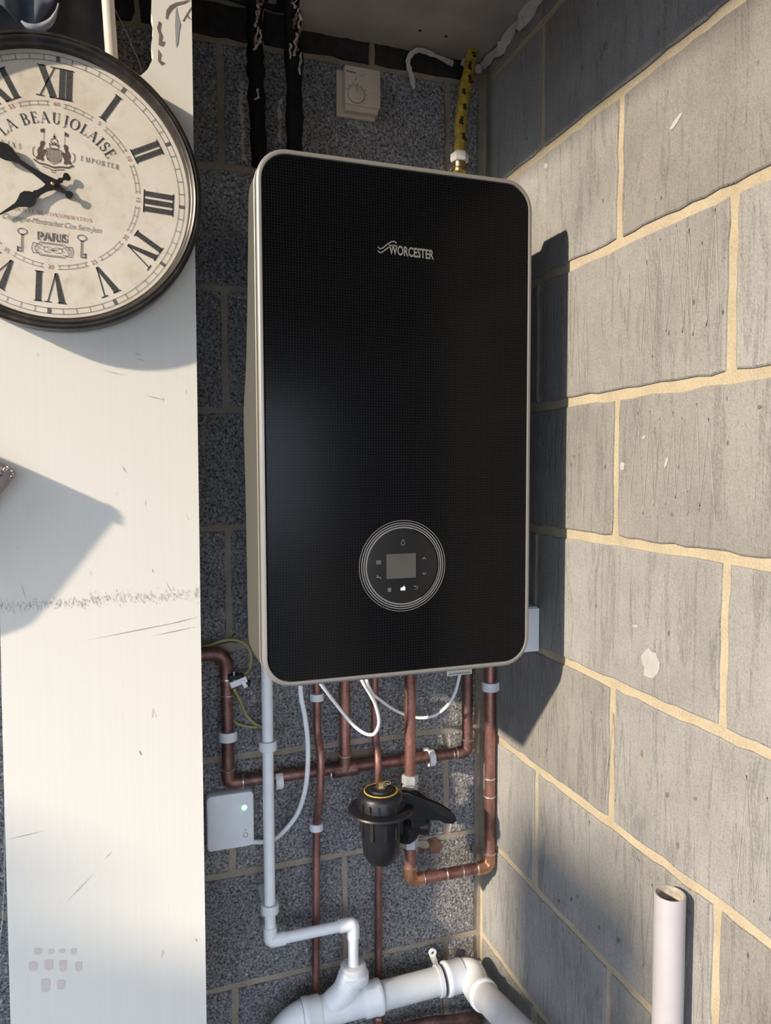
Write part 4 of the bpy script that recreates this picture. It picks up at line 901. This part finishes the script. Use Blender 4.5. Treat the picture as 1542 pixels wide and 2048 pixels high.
def flat_text(body, u0, v0, u1, v1, s, mat, name, tr=0.):
    tot = sum(gw(c) for c in body); L_ = math.hypot(u1-u0, v1-v0); a = math.atan2(v1-v0, u1-u0); k = Ink(CX+u0, CZ+v0, yi, a); acc = 0
    for c in body:
        w_ = gw(c); glyph(k, c, L_*acc/tot+(L_*w_/tot-w_*s)/2, 0, s); acc += w_
    k.build(name, M[mat], clock)
flat_text('EMPORTER', .0370, .0415, .0925, .0345, .0070, 'greyink', 'lettering')
flat_text('VINS', -.0700, .0505, -.0405, .0475, .0070, 'greyink', 'lettering')
flat_text('SOCIETE DE CONSOMMATION', -.0585, -.0410, .0525, -.0480, .0055, 'red', 'lettering')
text('Chassagne-Montrachet Clos Saint-Jean', .0112, M['greyink'], 'script_lettering', clock, (CX-.0710, yi, CZ-.0540), (.998, 0, -.062), (.35, 0, 1), 'LEFT', -.0001, 0, .775)
# PARIS in stencil capitals
text('PARIS', .0165, M['greyink'], 'stencil_lettering', clock, (CX-.0035, yi, CZ-.0805), (1, 0, -.03), (0, 0, 1), 'CENTER', .0005, 0, 1.02)
k = Ink(CX-.002, CZ-.079, yi-.0002, radians(-2))
for u in (-.0190, -.0085, .0025, .0100, .0175): k.line((u, -.003), (u+.001, .013), .0007)
k.build('stencil_gap', M['face'], clock)
# keys
for cx_, cz_ in ((-.0440, -.0700), (.0370, -.0720)):
    k = Ink(CX+cx_, CZ+cz_, yi, radians(-3)); k.arc(0, 0, .0062, .0042, 0, 360, .0012); k.line((-.0008, -.004), (-.0008, -.030), .0010); k.line((.0008, -.004), (.0008, -.030), .0010); k.line((-.0025, -.0050), (.0025, -.0050), .001)
    sgn = -1 if cx_ < 0 else 1
    k.line((sgn*.001, -.0235), (sgn*.0062, -.0235), .0010); k.line((sgn*.001, -.0290), (sgn*.0062, -.0290), .0010); k.line((sgn*.0058, -.0220), (sgn*.0058, -.0300), .0015); k.line((sgn*.0038, -.0235), (sgn*.0038, -.029), .0009); k.build('key_print', M['greyink'], clock)
# ornamental frame
k = Ink(CX-.0035, CZ-.0935, yi, radians(-3))
for s_, w_ in ((1., .0008), (.82, .0005)): k.path([(-.018*s_, .0095*s_), (.016*s_, .0095*s_), (.018*s_, .0065*s_), (.026*s_, .0075*s_), (.028*s_, 0), (.026*s_, -.0075*s_), (.018*s_, -.0065*s_), (.016*s_, -.0095*s_), (-.018*s_, -.0095*s_), (-.019*s_, -.0065*s_), (-.027*s_, -.0075*s_), (-.029*s_, 0), (-.027*s_, .0075*s_), (-.019*s_, .0065*s_), (-.018*s_, .0095*s_)], w_)
for sx_ in (-1, 1):
    k.arc(sx_*.0065, 0, .0062, .0042, 0, 360, .0006); k.arc(sx_*.0150, .0015, .003, .003, 0, 300, .0005); k.arc(sx_*.0225, 0, .0025, .0045, 0, 360, .0006)
k.path([(-.012, .004), (0, -.001), (.012, .004)], .0006); k.path([(-.012, -.004), (0, .001), (.012, -.004)], .0006)
k.build('ornament_print', M['greyink'], clock)
# heraldic crest: shield, crown and two supporting beasts
k = Ink(CX+.0015, CZ+.0440, yi, radians(-3))
sh = [(-.0100, .0085), (.0100, .0085), (.0105, 0), (.0085, -.0075), (0, -.0125), (-.0085, -.0075), (-.0105, 0), (-.0100, .0085)]
k.path(sh, .0010)
for i in range(9): u = -.0080+i*.002; k.line((u, .0075), (u, -.0070-(.0035-abs(u)*.4)), .0009)
for sx_ in (-1, 1):
    body_ = [(.0125, .0165), (.0150, .0185), (.0180, .0175), (.0190, .0140), (.0175, .0115), (.0205, .0080), (.0225, .0030), (.0215, -.0030), (.0245, -.0075), (.0225, -.0100), (.0185, -.0085), (.0165, -.0110), (.0135, -.0095), (.0150, -.0055), (.0130, -.0010), (.0115, .0020), (.0105, .0060), (.0135, .0070), (.0120, .0110)]
    for i in range(1, len(body_)-1): k.poly([(sx_*.0165, .0035), (sx_*body_[i-1][0], body_[i-1][1]), (sx_*body_[i][0], body_[i][1])])
    k.arc(sx_*.0250, .0010, .0035, .0070, -80 if sx_ > 0 else 100, 80 if sx_ > 0 else 260, .0010)
    k.line((sx_*.0140, .0150), (sx_*.0140, .0370), .0006)
    k.poly([(sx_*.0140, .0365), (sx_*.0190, .0345), (sx_*.0185, .0300), (sx_*.0140, .0310)])
k.path([(-.0055, .0100), (-.0065, .0165), (-.0030, .0140), (0, .0195), (.0030, .0140), (.0065, .0165), (.0055, .0100), (-.0055, .0100)], .0011); k.arc(0, .0200, .0045, .0045, 0, 360, .0010); k.disc(0, .0268, .0018, 8); k.line((0, .025), (0, .0320), .0008)
k.path([(-.0270, -.0100), (-.0200, -.0145), (-.0100, -.0150), (0, -.0175), (.0100, -.0150), (.0200, -.0145), (.0270, -.0100)], .0022)
k.path([(-.0150, -.0180), (-.0070, -.0195), (0, -.0215), (.0070, -.0195), (.0150, -.0180)], .0010); k.arc(0, -.0215, .0030, .0035, 180, 360, .0008)
k.build('crest_print', M['sepia'], clock)
# hands
def plate(pts, y, th, name, mat='hands'):
    g = G(); prism(g, [(CX+u, y, CZ+v) for u, v in pts], (0, th, 0)); return g.build(name, M[mat], clock)
def hand(ang, segs, y, name):
    """segs: (distance, half width) along the hand"""
    d = Vector((sin(radians(ang)), cos(radians(ang)))); nrm = Vector((-d.y, d.x))
    L_ = [(d*s+nrm*h) for s, h in segs]; R_ = [(d*s-nrm*h) for s, h in segs][::-1]; return plate([tuple(p) for p in L_+R_], y, .0015, name)
def blob(c0, c1, r, steps=6): return [(c0+(c1-c0)*i/steps, max(r*sin(pi*i/steps), .0012)) for i in range(steps+1)]
mh = hand(-58.5, [(-.030, .0012), (-.0295, .0040), (-.027, .0055), (-.0245, .0055), (-.022, .0040), (-.020, .0022), (-.018, .0022), (-.016, .0034), (-.014, .0034), (-.012, .0030), (-.006, .0065), (0, .0080), (.006, .0070), (.018, .0050), (.035, .0034), (.052, .0030), (.055, .0055), (.058, .0046), (.061, .0075), (.068, .0105), (.076, .0115), (.084, .0085), (.092, .0040), (.110, .0026), (.135, .0016), (.150, .0006)], -.2085, 'minute_hand')
hhd = hand(-125.0, [(-.0275, .0012), (-.027, .0040), (-.0245, .0058), (-.0220, .0058), (-.0200, .0042), (-.0180, .0022), (-.0150, .0022), (-.0135, .0038), (-.0115, .0038), (-.0095, .0028), (-.004, .0062), (0, .0080), (.006, .0060), (.014, .0040), (.024, .0040), (.028, .0055), (.031, .0045), (.034, .0075), (.040, .0112), (.047, .0110), (.053, .0070), (.060, .0035), (.072, .0022), (.088, .0008)], -.2062, 'hour_hand')
lathe(g := G(), (CX, -.2000, CZ), (0, -1, 0), [(.0030, 0), (.0030, .0090)], 12); g.build('spindle', M['hands'], clock)
lathe(g := G(), (CX, -.2086, CZ), (0, -1, 0), [(.0032, 0), (.0032, .0012), (.0020, .0024), (.0, .0028)], 16); g.build('brass_nut', M['brass'], clock, auto=50)

# ------------------------------------------------------------------ hanging sequinned cushion at the left edge
sc = Vector((-.9500, -.211, 1.003+ZO)); su = empty('sequin_cushion', sc, 'sequinned ornament at the left edge, in front of the cream board', 'ornament')
def dia(k):                                      # outline with a corner to the right
    base = [(.093, .010), (-.01, .062), (-.10, .105), (-.14, -.03), (-.12, -.20), (-.048, -.175)]
    return [Vector((a*k, 0, b*k)) for a, b in base]
def rc(P, b):
    out = []
    for i in range(len(P)):
        p, a, c = P[i], P[i-1], P[(i+1) % len(P)]; d0 = (a-p).normalized()*b; d1 = (c-p).normalized()*b
        out += [(p+d0)*(1-s)**2+p*2*s*(1-s)+(p+d1)*s*s for s in (0, .25, .5, .75, 1)]
    return out
V = []; F = []; lv = [(.93, .012), (1., .004), (1., -.004), (.93, -.014), (.7, -.020), (.3, -.022)]
for k_, y_ in lv: V += [sc+p+Vector((0, y_, 0)) for p in rc(dia(k_), .012*k_)]
n = len(V)//len(lv)
for k_ in range(len(lv)-1):
    for i in range(n): F.append((k_*n+i, k_*n+(i+1) % n, (k_+1)*n+(i+1) % n, (k_+1)*n+i))
F += [tuple(range(n)), tuple(range((len(lv)-1)*n, len(lv)*n))]; mesh('pad', V, F, M['sequinbase'], su, auto=40)
rr = random.Random(12); g = G(); oute = rc(dia(1.0), .012)
for i in range(260):
    s1 = rr.random(); k_ = rr.uniform(.55, .97) if i > 70 else .965; j = rr.randrange(len(oute)); p = (oute[j]*(1-s1)+oute[(j+1) % len(oute)]*s1)*k_
    if p.x < .02: continue
    y_ = -.004-(1-k_)*.12 if k_ > .93 else -.0135-(.93-k_)*.03
    nr = Vector((rr.uniform(-.5, .8), -1, rr.uniform(-.6, .6))).normalized(); lathe(g, sc+p+Vector((0, y_-.002, 0)), nr, [(.0008, 0), (.0022, .0005), (.0030, 0)], 8, False)
g.build('sequins', M['sequin'], su)['kind'] = 'stuff'
g = G(); tube(g, [sc+Vector((-.05, .0, .07)), sc+Vector((-.06, .0, .9))], .0012, 6); g.build('hanging_cord', M['bead'], su)

# string of beads at the lower left
t = empty('bead_string', W(6, 1820, -.12), 'thin pale beaded string hanging left of the cream board', 'string')
S = spline([W(-3, 1890, -.10), W(4, 1850, -.10), W(7, 1800, -.10), W(9, 1755, -.10), W(8, 1500, -.10), W(-2, 1300, -.10)], 8); tube(g := G(), S, .0007, 6); g.build('thread', M['bead'], t)
for i in range(0, 22, 3):
    p = S[i]; lathe(g := G(), p-Vector((0, 0, .0022)), (0, 0, 1), [(.0004, 0), (.0018, .0022), (.0004, .0044)], 8); g.build('bead', M['bead'], t, True)

# ------------------------------------------------------------------ coat and rod at upper left
def cloth(name, mat, parent, x0, x1, zt_, zb_, y_, amp, ph, nx=30, nz=16):
    V = []; F = []
    for s in (0, 1):
        for j in range(nz+1):
            for i in range(nx+1):
                u = i/nx; v = j/nz; zb2 = zb_(u); z_ = zt_+(zb2-zt_)*v; V.append((x0+(x1-x0)*u, y_+amp*sin(u*9+ph+v*1.5)*(.3+.7*v)+amp*.5*sin(u*21+v*3)+s*.004, z_))
    N = (nx+1)*(nz+1)
    for s in (0, 1):
        for j in range(nz):
            for i in range(nx): a = s*N+j*(nx+1)+i; F.append((a, a+1, a+nx+2, a+nx+1))
    for i in range(nx): F.append((i, i+1, N+i+1, N+i)); a = nz*(nx+1)+i; F.append((a, a+1, N+a+1, N+a))
    for j in range(nz): a = j*(nx+1); F.append((a, a+nx+1, N+a+nx+1, N+a)); a += nx; F.append((a, a+nx+1, N+a+nx+1, N+a))
    return mesh(name, V, F, mat, parent, True)
coat = empty('hanging_coat', (-.84, -.11, 2.2), 'dark navy coat with a pale lining edge hanging above the clock', 'coat')
xa, xb_ = W(-60, 30, -.12).x, W(212, 40, -.12).x
cloth('back_panel', M['cloth2'], coat, xa, xb_, 2.75, lambda u: 2.131, -.085, .009, 0)
z1_ = W(60, 50, -.14).z
cloth('sleeve', M['cloth'], coat, W(-60, 0, -.14).x, W(125, 0, -.14).x, 2.72, lambda u: z1_+.004+.055*abs(u-.62)**1.1*(1.5 if u < .62 else 3.2), -.125, .010, 1.)
S = [Vector((W(x_, 40, -.145).x, -.142, W(x_, y_, -.145).z)) for x_, y_ in ((42, 40), (55, 50), (72, 54), (88, 50), (102, 40), (112, 22), (118, 5))]
tube(g := G(), spline(S, 6), .006, 10, rfun=lambda s: .0015+.0045*sin(pi*min(s*1.15, 1))); g.build('pale_lining', M['lining'], coat, True)
g = G(); tube(g, [W(206, -140, -.136), W(224, 120, -.140), W(228, 180, -.140)], .0095, 16); o = g.build('painted_rod', M['rod'], None, auto=40); tag(o, 'cream painted rod standing behind the top of the clock', 'rod')
cable([W(228, 15, -.06), W(250, 60, -.06), W(280, 130, -.06), W(286, 170, -.06)], .0008, 'greypaint', 'fine grey wire slanting down behind the clock beside the rod')
